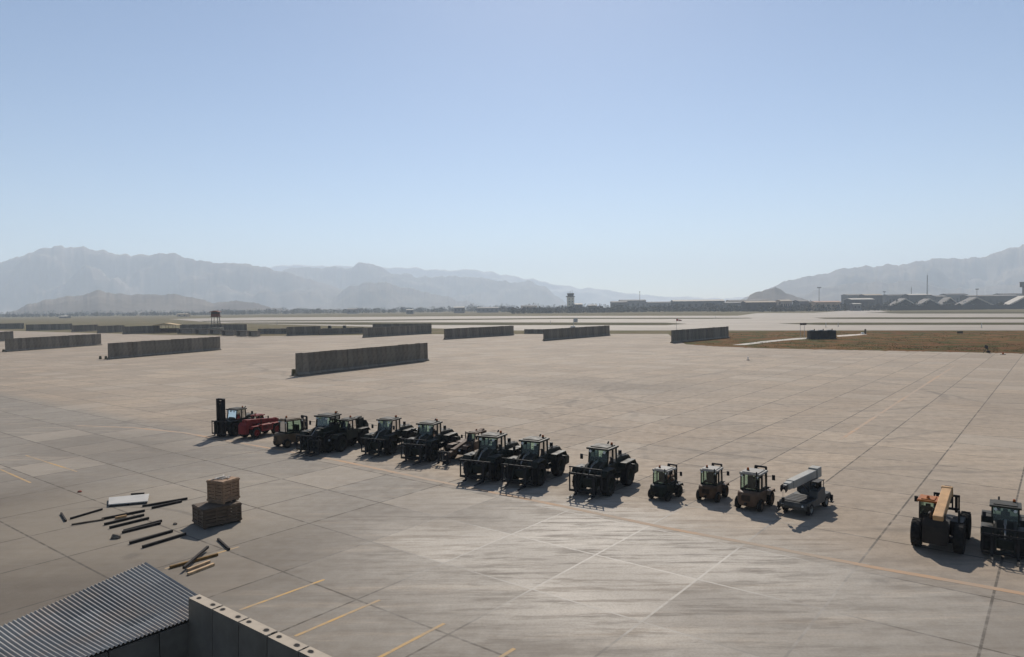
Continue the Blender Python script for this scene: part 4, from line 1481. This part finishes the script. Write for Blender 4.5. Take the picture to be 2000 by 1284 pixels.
def deck_crane(name, label):
    t = thing(name, label, 'crane')
    dk = simple('crane_dark_deck', (.055, .058, .058), .55, .25, 2, dirt=DUST, dirt_amt=.2)
    gr = simple('crane_boom_grey', (.27, .265, .24), .5, .1, 2, dirt=DUST, dirt_amt=.25)
    mb = MB()
    mb.prism([(-2.55, .55), (2.6, .5), (2.72, .75), (2.6, 1.06), (-2.45, 1.1), (-2.65, .9)], -1.12, 1.12, .05)
    mb.build('carrier_deck', dk, t)
    mb = MB()
    mb.box((1.3, 0, 1.1), (2.3, 2.05, .05), .01)
    for k in range(5):
        mb.box((.4 + k * .46, 0, 1.135), (.05, 1.9, .03), 0)
    mb.build('deck_plate', M_BLACK(), t)
    for x in (-1.6, 1.65):
        for s_ in (-1, 1):
            wheel(t, x, s_ * .98, .46, .34, gr, n=24)
    for x in (-2.45, 2.5):
        for s_ in (-1, 1):
            mb = MB(); mb.box((x, s_ * 1.2, .62), (.2, .22, .5), .02); mb.box((x, s_ * 1.2, .26), (.34, .34, .08), .02); mb.tube((x, s_ * 1.2, .28), (x, s_ * 1.2, .5), .06, n=8)
            mb.build('outrigger', M_BLACK(), t)
    cab = MB()
    cab.prism([(-1.25, 1.05), (.45, 1.05), (.35, 1.62), (-.1, 1.72), (-1.25, 1.72)], .42, 1.14, .04)
    cab.build('operator_station', dk, t)
    mb = MB(); mb.box((-.55, .78, 1.80), (.42, .46, .12), .04); mb.box((-.75, .78, 2.06), (.12, .44, .5), .04)
    mb.build('seat', M_BLACK(), t)
    mb = MB()
    for x in (-1.0, .25):
        for y in (.5, 1.08):
            mb.tube((x, y, 1.55), (x, y, 2.35), .03, n=6)
    mb.box((-.38, .79, 2.38), (1.4, .7, .06), .02)
    mb.build('overhead_guard', M_BLACK(), t)
    MB().prism([(-2.55, 1.08), (-.9, 1.08), (-.9, 1.8), (-1.3, 2.05), (-2.45, 2.0)], -1.12, .38, .06).build('engine_cover', dk, t)
    mb = MB(); mb.lathe([(0, 0), (.62, 0), (.62, .22), (.5, .25), (.5, .3), (0, .3)], (-1.0, -.1, 1.1), 'Z', 24)
    mb.prism([(-1.75, 1.4), (-.5, 1.4), (-.75, 2.05), (-1.2, 2.75), (-1.65, 2.75)], -.42, .22, .04)
    mb.build('turret', dk, t)
    p, q = Vector((-1.75, -.1, 2.6)), Vector((2.9, -.1, 2.55))
    mb = MB(); mb.bar(p, q, .66, .64, .03)
    mb.bar(p + Vector((-.05, 0, .02)), p + Vector((-.95, 0, .06)), .80, .86, .04)
    bo = mb.build('boom', gr, t)
    MB().bar(q, q + Vector((.7, 0, -.03)), .52, .52, .025).build('boom_extension', gr, bo)
    MB().bar(q + Vector((.7, 0, -.03)), q + Vector((1.0, 0, -.045)), .3, .34, .02).build('boom_tip', gr, bo)
    h = q + Vector((1.05, 0, -.05))
    mb = MB()
    for s_ in (-.19, .19):
        mb.prism([(h.x - .1, h.z + .25), (h.x + .3, h.z + .2), (h.x + .4, h.z - .1), (h.x + .25, h.z - .35), (h.x - .1, h.z - .25)], -.1 + s_ - .02, -.1 + s_ + .02, .006)
    mb.lathe([(0, -.1), (.18, -.1), (.14, 0), (.18, .1), (0, .1)], (h.x + .18, -.1, h.z + .02), 'Y', 14)
    mb.build('sheave_head', M_BLACK(), bo)
    mb = MB()
    for s_ in (-.06, .06):
        mb.tube((h.x + .3, -.1 + s_, h.z), (h.x + .3, -.1 + s_, h.z - .75), .012, n=5)
    ho = mb.build('hoist_cable', M_BLACK(), t)
    mb = MB(); mb.box((h.x + .3, -.1, h.z - .95), (.3, .16, .45), .04); mb.lathe([(0, -.06), (.16, -.06), (.16, .06), (0, .06)], (h.x + .3, -.1, h.z - .9), 'Y', 12)
    for k in range(7):
        a0, a1 = math.pi * (.5 - k * .2), math.pi * (.5 - (k + 1) * .2)
        c = Vector((h.x + .3, -.1, h.z - 1.33))
        mb.tube(c + Vector((math.cos(a0), 0, math.sin(a0))) * .12, c + Vector((math.cos(a1), 0, math.sin(a1))) * .12, .035, n=6)
    mb.build('hook_block', M_BLACK(), t)
    mb = MB(); mb.tube((-.6, -.1, 1.5), (.55, -.1, 2.2), .1, n=10)
    mb.build('lift_cylinder', M_STEEL(), t)
    lamps(t, [(2.7, -.8, .85), (2.7, .8, .85)])
    mb = MB(); mb.tube((-2.2, -.8, 1.9), (-2.2, -.8, 2.5), .05, n=8); mb.build('exhaust', M_BLACK(), t)
    return t


HEAD = math.atan2(-D1.y, -D1.x)      # the row faces the viewer's left


def park(t, key):
    x, y, s_, turn = PARK[key]
    t.location = (x, y, .02)
    t.scale = (s_, s_, s_)
    t.rotation_euler = (0, 0, HEAD + R_(turn))
    return t


# x, y, size factor, turn from the row's heading
PARK = {
    'L10': (6.44, 49.88, 1.071, 5),
    'L4': (-17.12, 65.53, 1.120, 14),
    'L5': (-11.22, 64.17, 1.044, 15),
    'L6': (-7.20, 61.32, 1.067, 15),
    'L8': (-1.53, 54.50, 1.104, 12),
    'L9': (1.68, 52.84, 1.084, 9),
    'L16': (25.85, 36.80, 0.840, 3),
    'M1': (-28.97, 74.02, 0.937, 12),
    'T2': (-26.10, 72.47, 0.857, 190),
    'T4': (-15.95, 65.94, 1.120, 14),
    'T7': (-3.77, 61.13, 0.918, 8),
    'T15': (23.12, 37.83, 0.915, 180),
    'F3': (-21.08, 67.16, 1.120, 178),
    'F11': (10.29, 47.46, 0.859, 178),
    'F12': (13.37, 47.12, 0.884, 185),
    'F13': (15.52, 45.10, 0.993, 180),
    'C14': (18.51, 44.41, 0.762, -6),
}
GL = 'dark green fork loaders in the parked row'
LO = loader('fork_loader', 'dark green fork loader parked alone between two loaders and the first compact forklift', 'loader', GL)
park(LO, 'L10')
for key, lab in (('L4', 'dark green fork loader half hidden behind the green telehandler'),
                 ('L5', 'dark green fork loader right of the green telehandler'),
                 ('L6', 'dark green fork loader just left of the brown telehandler'),
                 ('L8', 'dark green fork loader directly in front of the brown telehandler'),
                 ('L9', 'dark green fork loader overlapping the one before the brown telehandler'),
                 ('L16', 'dark fork loader cut off by the right photo edge')):
    c = copy_tree(LO)
    for ch in list(c.children):
        if ch.name.split('.')[0] == 'load_guard' and key in ('L5', 'L8', 'L4'):
            bpy.data.objects.remove(ch)
    c['label'] = lab
    park(c, key)
park(loader('mast_forklift', 'big dark forklift with a tall upright mast at the far end of the row', 'forklift', mast=True), 'M1')
park(telehandler('telehandler', 'red telehandler beside the tall mast forklift', M_RED(), lift=R_(-5), ext=.3, boom_len=4.4), 'T2')
park(telehandler('telehandler', 'dark green telehandler with its boom lying along the top', M_GREEN(), lift=R_(-3), ext=.4), 'T4')
park(telehandler('telehandler', 'dusty brown telehandler with its boom sloping down to the ground', M_BROWN(), lift=R_(-13), ext=1.1), 'T7')
park(telehandler('telehandler', 'dark telehandler with an amber raised boom and orange cab roof near the right edge', simple('dark_brown_frame', (.022, .017, .013), .6, .3, 2.0, dirt=DUST, dirt_amt=.06), lift=R_(12), ext=.25, boom_len=3.7, boom_mat=M_YELLOW(), wr=.80, bw=.52, roof=simple('burnt_orange_paint', (.30, .10, .02), .5, .15, 2.0)), 'T15')
ROOF = simple('bleached_roof_paint', (.23, .22, .20), .6, .15, 3, dirt=DUST, dirt_amt=.3)
park(forklift('compact_forklift', 'dusty brown compact forklift half hidden right of the red telehandler', M_TAN(), M_TAN()), 'F3')
park(forklift('compact_forklift', 'dark green compact forklift with a pale roof standing by itself', M_GREEN(), ROOF), 'F11')
park(forklift('compact_forklift', 'brown compact forklift between the dark green one and the one beside the crane', M_BROWN(), ROOF), 'F12')
park(forklift('compact_forklift', 'light brown compact forklift right beside the grey boom crane', simple('light_brown_paint', (.11, .068, .044), .55, .15, 2.0, dirt=DUST, dirt_amt=.4), ROOF), 'F13')
park(deck_crane('deck_crane', 'low carry deck crane with a pale grey boom and hanging hook'), 'C14')
# ------------------------------------------------------------------ crates and loose timber on the apron
def crate(name, label, c, s, rz, z, base, open_top, group=None):
    t = thing(name, label, 'crate', (c.x, c.y, z), rz)
    W = wood_mat(name + '_wood', base)
    w, d, h = s
    for nm, n, L, rot in (('side_panel', (0, -1), w, 0), ('side_panel', (0, 1), w, 0), ('side_panel', (-1, 0), d, 1), ('side_panel', (1, 0), d, 1)):
        mb = MB()
        k = max(3, int(h / .2))
        off = (d if not rot else w) / 2
        for i in range(k):
            zz = .1 + (h - .1) * (i + .5) / k
            ll = L - (.06 if rot else 0)
            cen = (0, n[1] * (off - .015), zz) if not rot else (n[0] * (off - .015), 0, zz)
            sz = (ll, .025, (h - .1) / k - .035) if not rot else (.025, ll, (h - .1) / k - .035)
            mb.box(cen, sz, .004)
        m = 4 if L > 1.8 else 3
        for i in range(m):
            u = -L / 2 + .06 + (L - .12) * i / (m - 1)
            cen = (u, n[1] * (off + .014), .1 + (h - .1) / 2) if not rot else (n[0] * (off + .014), u, .1 + (h - .1) / 2)
            sz = (.10, .03, h - .1) if not rot else (.03, .10, h - .1)
            mb.box(cen, sz, .006)
        for zz in (.17, h - .06):
            cen = (0, n[1] * (off + .034), zz) if not rot else (n[0] * (off + .034), 0, zz)
            sz = (L + .06, .025, .1) if not rot else (.025, L + .06, .1)
            mb.box(cen, sz, .005)
        mb.build(nm, W, t)
    mb = MB()
    for i in (-1, 0, 1):
        mb.box((i * (w / 2 - .1), 0, .05), (.12, d, .1), .01)
    mb.box((0, 0, .115), (w - .1, d - .1, .02), 0)
    mb.build('skid', W, t)
    mb = MB()
    n = int(d / .16)
    for i in range(n):
        y = -d / 2 + d * (i + .5) / n
        if open_top:
            if y < -d * .05:
                continue
        mb.box((0, y, h + .015), (w + (.04 if i % 2 else .0), d / n - .02, .03), .005)
    mb.build('lid', W, t)
    return t


ca = (G(399, 1036) + G(472, 1020)) / 2
e1 = (G(472, 1020) - G(399, 1036)); rz = math.atan2(e1.y, e1.x)
perp = Vector((-math.sin(rz), math.cos(rz), 0))
low_c = ca + perp * .95
crate('wide_crate', 'wide dark wooden crate at the bottom of the stack of two', low_c, (2.25, 1.8, 1.15), rz, .02, (.10, .066, .040), False)
mbk = (G(436, 1015, 0))
up_c = low_c + Vector((math.cos(rz), math.sin(rz), 0)) * .50 + perp * .22
t = crate('square_crate', 'square brown wooden crate on top of the wide dark crate', up_c, (1.3, 1.3, 1.36), rz + R_(22), 1.20, (.27, .165, .095), False)
mb = MB()
r = random.Random(3)
for k in range(9):
    a = r.uniform(0, 3.14)
    mb.bar((r.uniform(-.6, .1), r.uniform(-.6, .6), 1.41 + k * .01), (r.uniform(0, .65), r.uniform(-.6, .6), 1.44 + k * .01), .09, .022, .003)
o = mb.build('loose_slats', simple('bleached_wood', (.36, .33, .29), .8, .35, 3), t)
tag_bits = None


def timber(a, b, w, h, material, label, z=0.0, cat='beam', name='timber_beam', group='loose timber beams on the apron'):
    p, q = G(*a), G(*b)
    d = q - p
    L = d.length
    mb = MB(); mb.box((0, 0, h / 2), (L, w, h), .008)
    rr = random.Random(int(a[0] * 3 + b[1]))
    o = mb.build(name, material, smooth=0)
    o.location = ((p.x + q.x) / 2, (p.y + q.y) / 2, .022 + z)
    o.rotation_euler = (rr.uniform(-.02, .02), 0, math.atan2(d.y, d.x))
    tag(o, label, cat, group)
    return o


def cr(x, y):
    return (80 + x / 4.545, 900 + y / 4.545)


TB, TP, TY = M_TIMBER(), M_PALEWOOD(), M_TARWOOD()
timber(cr(180, 478), cr(222, 546), .10, .12, TB, 'short dark beam lying farthest left of all the scattered timber')
timber(cr(262, 525), cr(545, 441), .10, .12, TB, 'thin dark beam below and left of the white panel')
timber(cr(272, 577), cr(560, 532), .09, .10, simple('grey_brown_timber', (.12, .095, .07), .8, .3, 4), 'long grey brown beam pointing left out of the central pile')
timber(cr(540, 530), cr(922, 455), .12, .14, TB, 'uppermost dark beam of the central timber pile')
timber(cr(660, 524), cr(760, 503), .11, .13, simple('orange_timber', (.45, .28, .14), .8, .2, 4), 'short orange beam end inside the central timber pile', .01)
timber(cr(563, 577), cr(915, 493), .13, .14, TB, 'second dark beam from the top of the central pile')
timber(cr(610, 607), cr(958, 522), .13, .14, TB, 'lowest of the three close parallel dark beams in the pile')
timber(cr(722, 650), cr(1062, 566), .13, .14, TB, 'dark beam running towards a broken block below the central pile')
timber(cr(735, 636), cr(1072, 546), .13, .14, TB, 'dark beam lying against the one beside the broken block')
timber(cr(900, 414), cr(1000, 398), .12, .12, TB, 'short dark beam off the right lower end of the white panel')
timber(cr(962, 406), cr(1300, 347), .13, .14, TB, 'upper one of two long dark beams right of the white panel')
timber(cr(985, 431), cr(1250, 372), .13, .14, TB, 'lower one of two long dark beams right of the white panel')
timber(cr(788, 746), cr(1168, 637), .14, .15, TB, 'long dark beam left of the crate shadow, upper of the pair')
timber(cr(902, 781), cr(1285, 664), .14, .15, TB, 'long dark beam reaching the crate shadow, lower of the pair')
timber(cr(1572, 708), cr(1672, 800), .11, .12, TB, 'short dark beam near the crates below their shadow')
timber(cr(1145, 962), cr(1570, 846), .14, .13, TY, 'long yellow brown beam crossed by a dark one near the roof')
timber(cr(1268, 992), cr(1482, 803), .13, .14, TB, 'dark beam lying crosswise over the yellow brown beam', .135)
timber(cr(1298, 985), cr(1500, 907), .13, .12, TP, 'pale timber beam nearest to the yellow brown beam')
timber(cr(1305, 1022), cr(1536, 932), .15, .12, TP, 'pale timber beam nearest to the corrugated roof')
timber(cr(800, 306), cr(918, 298), .11, .10, TB, 'short dark beam behind the white panel')

a, b, c_, d_ = G(*cr(600, 415)), G(*cr(948, 384)), G(*cr(962, 318)), G(*cr(604, 352))
mb = MB()
for z, f_ in ((.12, False), (.2, True)):
    pass
vs = [(p.x, p.y, z) for z in (.13, .20) for p in (a, b, c_, d_)]
mb.add(vs, [(0, 3, 2, 1), (4, 5, 6, 7), (0, 1, 5, 4), (1, 2, 6, 5), (2, 3, 7, 6), (3, 0, 4, 7)])
t = thing('panel_pallet', 'flat white panel lying on bearers among the scattered timber', 'panel')
mb.build('panel', simple('white_board', (.37, .355, .33), .6, .08, 1.5, dirt=(.4, .36, .3), dirt_amt=.3), t, smooth=0)
for u in (.04, .5, .96):
    p, q = a.lerp(b, u), d_.lerp(c_, u)
    MB().bar((p.x, p.y, .075), (q.x, q.y, .075), .12, .105, .005).build('bearer', TB, t)


def rubble(px, py, s, material, label, cat='block', name='broken_block'):
    p = G(px, py)
    rr = random.Random(int(px))
    import bmesh
    bm = bmesh.new(); bmesh.ops.create_icosphere(bm, subdivisions=2, radius=1)
    for v in bm.verts:
        k = 1 + .35 * mn.noise(v.co * 1.3 + Vector((px, 0, 0)))
        v.co = Vector((v.co.x * s[0] * k, v.co.y * s[1] * k, max(-.0, v.co.z * s[2] * k + s[2] * .3)))
    me = bpy.data.meshes.new(name); bm.to_mesh(me); bm.free()
    me.materials.append(material)
    o = bpy.data.objects.new(name, me); COL.objects.link(o)
    o.location = (p.x, p.y, .02)
    tag(o, label, cat)


rubble(*cr(668, 690), (.32, .22, .2), simple('broken_concrete', (.15, .125, .10), .95, .3, 3), 'dark broken lump at the lower left end of the timber pile')
rubble(*cr(1192, 570), (.13, .1, .1), simple('broken_concrete', (.15, .125, .10)), 'small dark lump between the timber pile and the crates')
rubble(*cr(345, 282), (.17, .12, .09), simple('red_rag', (.22, .07, .05), .9, .3, 4), 'small crumpled red brown rag alone on the concrete', 'rag', 'rag')

# ------------------------------------------------------------------ foreground: walls and corrugated roof below the camera
ZW = 3.8
c0 = G(388, 1161, ZW)
W_NEAR = simple('near_barrier_concrete', (.13, .117, .098), .92, .18, 1.3, dirt=(.07, .062, .05), dirt_amt=.55, bump=.25, lit_top=(.40, .34, .27))
W_TOP = simple('near_barrier_top', (.40, .355, .30), .95, .15, 4.0, dirt=(.27, .235, .195), dirt_amt=.5, bump=.3)
RECESS_SHADE = simple('recess_shade', (.025, .022, .02), .95, .2, 3)
PW = 1.47
TOPW = .36


def cast_panel(t, x, y, rz, w, h, seed):
    """one tall cast panel whose two lifting holes and joint notch are dark shade laid on top"""
    rr = random.Random(seed)
    mb = panel_mesh(w - .012, h)
    # widen the top
    mb.v = [(x_, y_ * (TOPW / .30), z_) for x_, y_, z_ in mb.v]
    # the top stays flat: ring and dark disc paint the shade of each hole
    o = mb.build('barrier_panel', W_NEAR, t)
    o.location = (x, y, rr.uniform(-.012, .012)); o.rotation_euler = (0, 0, rz)
    for u in (-w * .30, w * .27):
        u += rr.uniform(-.04, .04)
        m2 = MB()
        k = 14
        rx, ry = rr.uniform(.085, .11), rr.uniform(.058, .072)
        vs, fs = [], []
        for z, s_ in ((h + .004, 1.22), (h + .012, 1.1), (h + .004, .98), (h - .0, .9)):
            for i in range(k):
                a = 2 * math.pi * i / k
                vs.append((u + rx * s_ * math.cos(a), .01 + ry * s_ * math.sin(a), z))
        for r_ in range(3):
            for i in range(k):
                j = (i + 1) % k
                fs.append((r_ * k + i, r_ * k + j, (r_ + 1) * k + j, (r_ + 1) * k + i))
        m2.add(vs, fs)
        m2.build('hole_shade_rim', W_NEAR, o)
        m3 = MB()
        vs = [(u + rx * .93 * math.cos(2 * math.pi * i / k), .01 + ry * .93 * math.sin(2 * math.pi * i / k), h + .006) for i in range(k)]
        m3.add(vs, [tuple(range(k))])
        m3.build('lifting_hole_shade', RECESS_SHADE, o, smooth=0)
    if rr.random() < .9:
        mb = MB(); mb.box((w / 2 - .01, .03, h + .004), (.05, .10, .012), 0)
        mb.build('joint_shade', RECESS_SHADE, o)
    return o


t1 = thing('concrete_wall', 'pale topped concrete wall with lifting holes in the bottom left foreground', 'wall', (c0.x, c0.y, 0), math.atan2(-D2.y, -D2.x))
for k in range(9):
    cast_panel(t1, PW * (k + .5) - .02, -.16, 0, PW, ZW, 40 + k)
t2 = thing('concrete_wall', 'shaded concrete wall under the near edge of the corrugated roof', 'wall', (c0.x, c0.y, 0), math.atan2(-D1.y, -D1.x))
for k in range(7):
    o = cast_panel(t2, PW * (k + .5) - .2, -.22, 0, PW, 2.98, 90 + k)
    for ch in list(o.children):
        bpy.data.objects.remove(ch)

# roof: corrugated sheets, ridges running from the near to the far edge
def roof_pt(u, v):
    """u along the near edge (away from the corner), v from near to far"""
    zr = 3.12
    base = Vector((c0.x, c0.y, 0))
    A = G(284, 1099, zr + .42)
    right = (A - base).dot(D1)                      # how far the sheets reach past the wall end
    back = (A - base).dot(D2)
    s_ = right - u * 9.0
    far = base + D1 * s_ + D2 * back + Vector((0, 0, zr + .42 - 1.45 * u))
    near = base + D1 * s_ + D2 * -.02 + Vector((0, 0, zr - .05 * u))
    if u < .25 and False:
        pass
    p = near.lerp(far, v)
    p.z -= .10 * math.sin(math.pi * v) * u * 1.2
    return p


def roof_mat():
    m, nt, N, L, bs = nodes_of('zinc_sheet')
    v = mapped(nt, rot=(0, 0, -math.atan2(D1.y, D1.x)))
    sx = N.new('ShaderNodeSeparateXYZ'); L.new(v, sx.inputs[0])
    sh = math_node(nt, 'FLOOR', math_node(nt, 'DIVIDE', sx.outputs[0], .88))
    sh2 = math_node(nt, 'FLOOR', math_node(nt, 'DIVIDE', sx.outputs[1], 2.3))
    cb = N.new('ShaderNodeCombineXYZ'); L.new(sh, cb.inputs[0]); L.new(sh2, cb.inputs[1])
    w = N.new('ShaderNodeTexWhiteNoise'); L.new(cb.outputs[0], w.inputs['Vector'])
    n = noise_node(nt, mapped(nt), .6, 5, .6)
    n2 = noise_node(nt, mapped(nt), 2.6, 5, .6)
    c = mix(nt, ramp(nt, w.outputs['Value'], 0, 1), (0.205, 0.192, 0.172), (0.29, 0.275, 0.25))
    c = mix(nt, ramp(nt, n, .47, .68, 0, .75), c, (0.30, 0.24, 0.185))
    c = mix(nt, ramp(nt, n2, .55, .75, 0, .4), c, (0.22, 0.20, 0.18))
    L.new(c, bs.inputs['Base Color'])
    bs.inputs['Metallic'].default_value = .12
    bs.inputs['Roughness'].default_value = .55
    return m


t3 = thing('corrugated_roof', 'grey corrugated metal roof in the bottom left corner', 'roof')
RM = roof_mat()
NU, NV = 72 * 8, 10
PITCH_N = 72
vs = []
for i in range(NU + 1):
    u = i / NU
    for j in range(NV + 1):
        p = roof_pt(u, j / NV)
        ph = 2 * math.pi * u * PITCH_N
        p.z += .029 * math.cos(ph) * (1.0)
        vs.append(tuple(p))
        # sheet thickness below
w = NV + 1
fs = [(i * w + j, (i + 1) * w + j, (i + 1) * w + j + 1, i * w + j + 1) for i in range(NU) for j in range(NV)]
n0 = len(vs)
vs += [(x, y, z - .006) for x, y, z in vs]
fs += [tuple(n0 + k for k in reversed(f)) for f in fs]
for i in range(NU):
    for j in (0, NV):
        a_, b_ = i * w + j, (i + 1) * w + j
        fs.append((a_, b_, n0 + b_, n0 + a_))
MB().add(vs, fs).build('roof_sheet', RM, t3, smooth=60)
mb = MB()
for v in (.03, .35, .68, .97):
    for k in range(10):
        p, q = roof_pt(k / 10, v), roof_pt((k + 1) / 10, v)
        mb.bar(p + Vector((0, 0, -.10)), q + Vector((0, 0, -.10)), .08, .1, .005)
mb.build('roof_batten', M_TIMBER(), t3)
mb = MB()
for u in (.02, .33, .66, .98):
    p = roof_pt(u, .93)
    mb.box((p.x, p.y, (p.z - .15) / 2), (.14, .14, p.z - .15), .01)
mb.build('roof_post', M_TIMBER(), t3)


# ------------------------------------------------------------------ hazy air
def haze_box():
    m = bpy.data.materials.new('hazy_air')
    m.use_nodes = True
    nt = m.node_tree
    nt.nodes.remove(nt.nodes['Principled BSDF'])
    pv = nt.nodes.new('ShaderNodeVolumePrincipled')
    pv.inputs['Color'].default_value = (.75, .86, .98, 1)
    pv.inputs['Density'].default_value = HAZE_D
    pv.inputs['Anisotropy'].default_value = .15
    nt.links.new(pv.outputs[0], nt.nodes['Material Output'].inputs['Volume'])
    mb = MB(); mb.box((0, 6550, 424), (27400, 14300, 850), 0)
    o = mb.build('haze', m, smooth=0)
    o['kind'] = 'stuff'
    o['label'] = 'pale dusty haze filling the air over the airfield'


HAZE_D = 1.4e-4
haze_box()
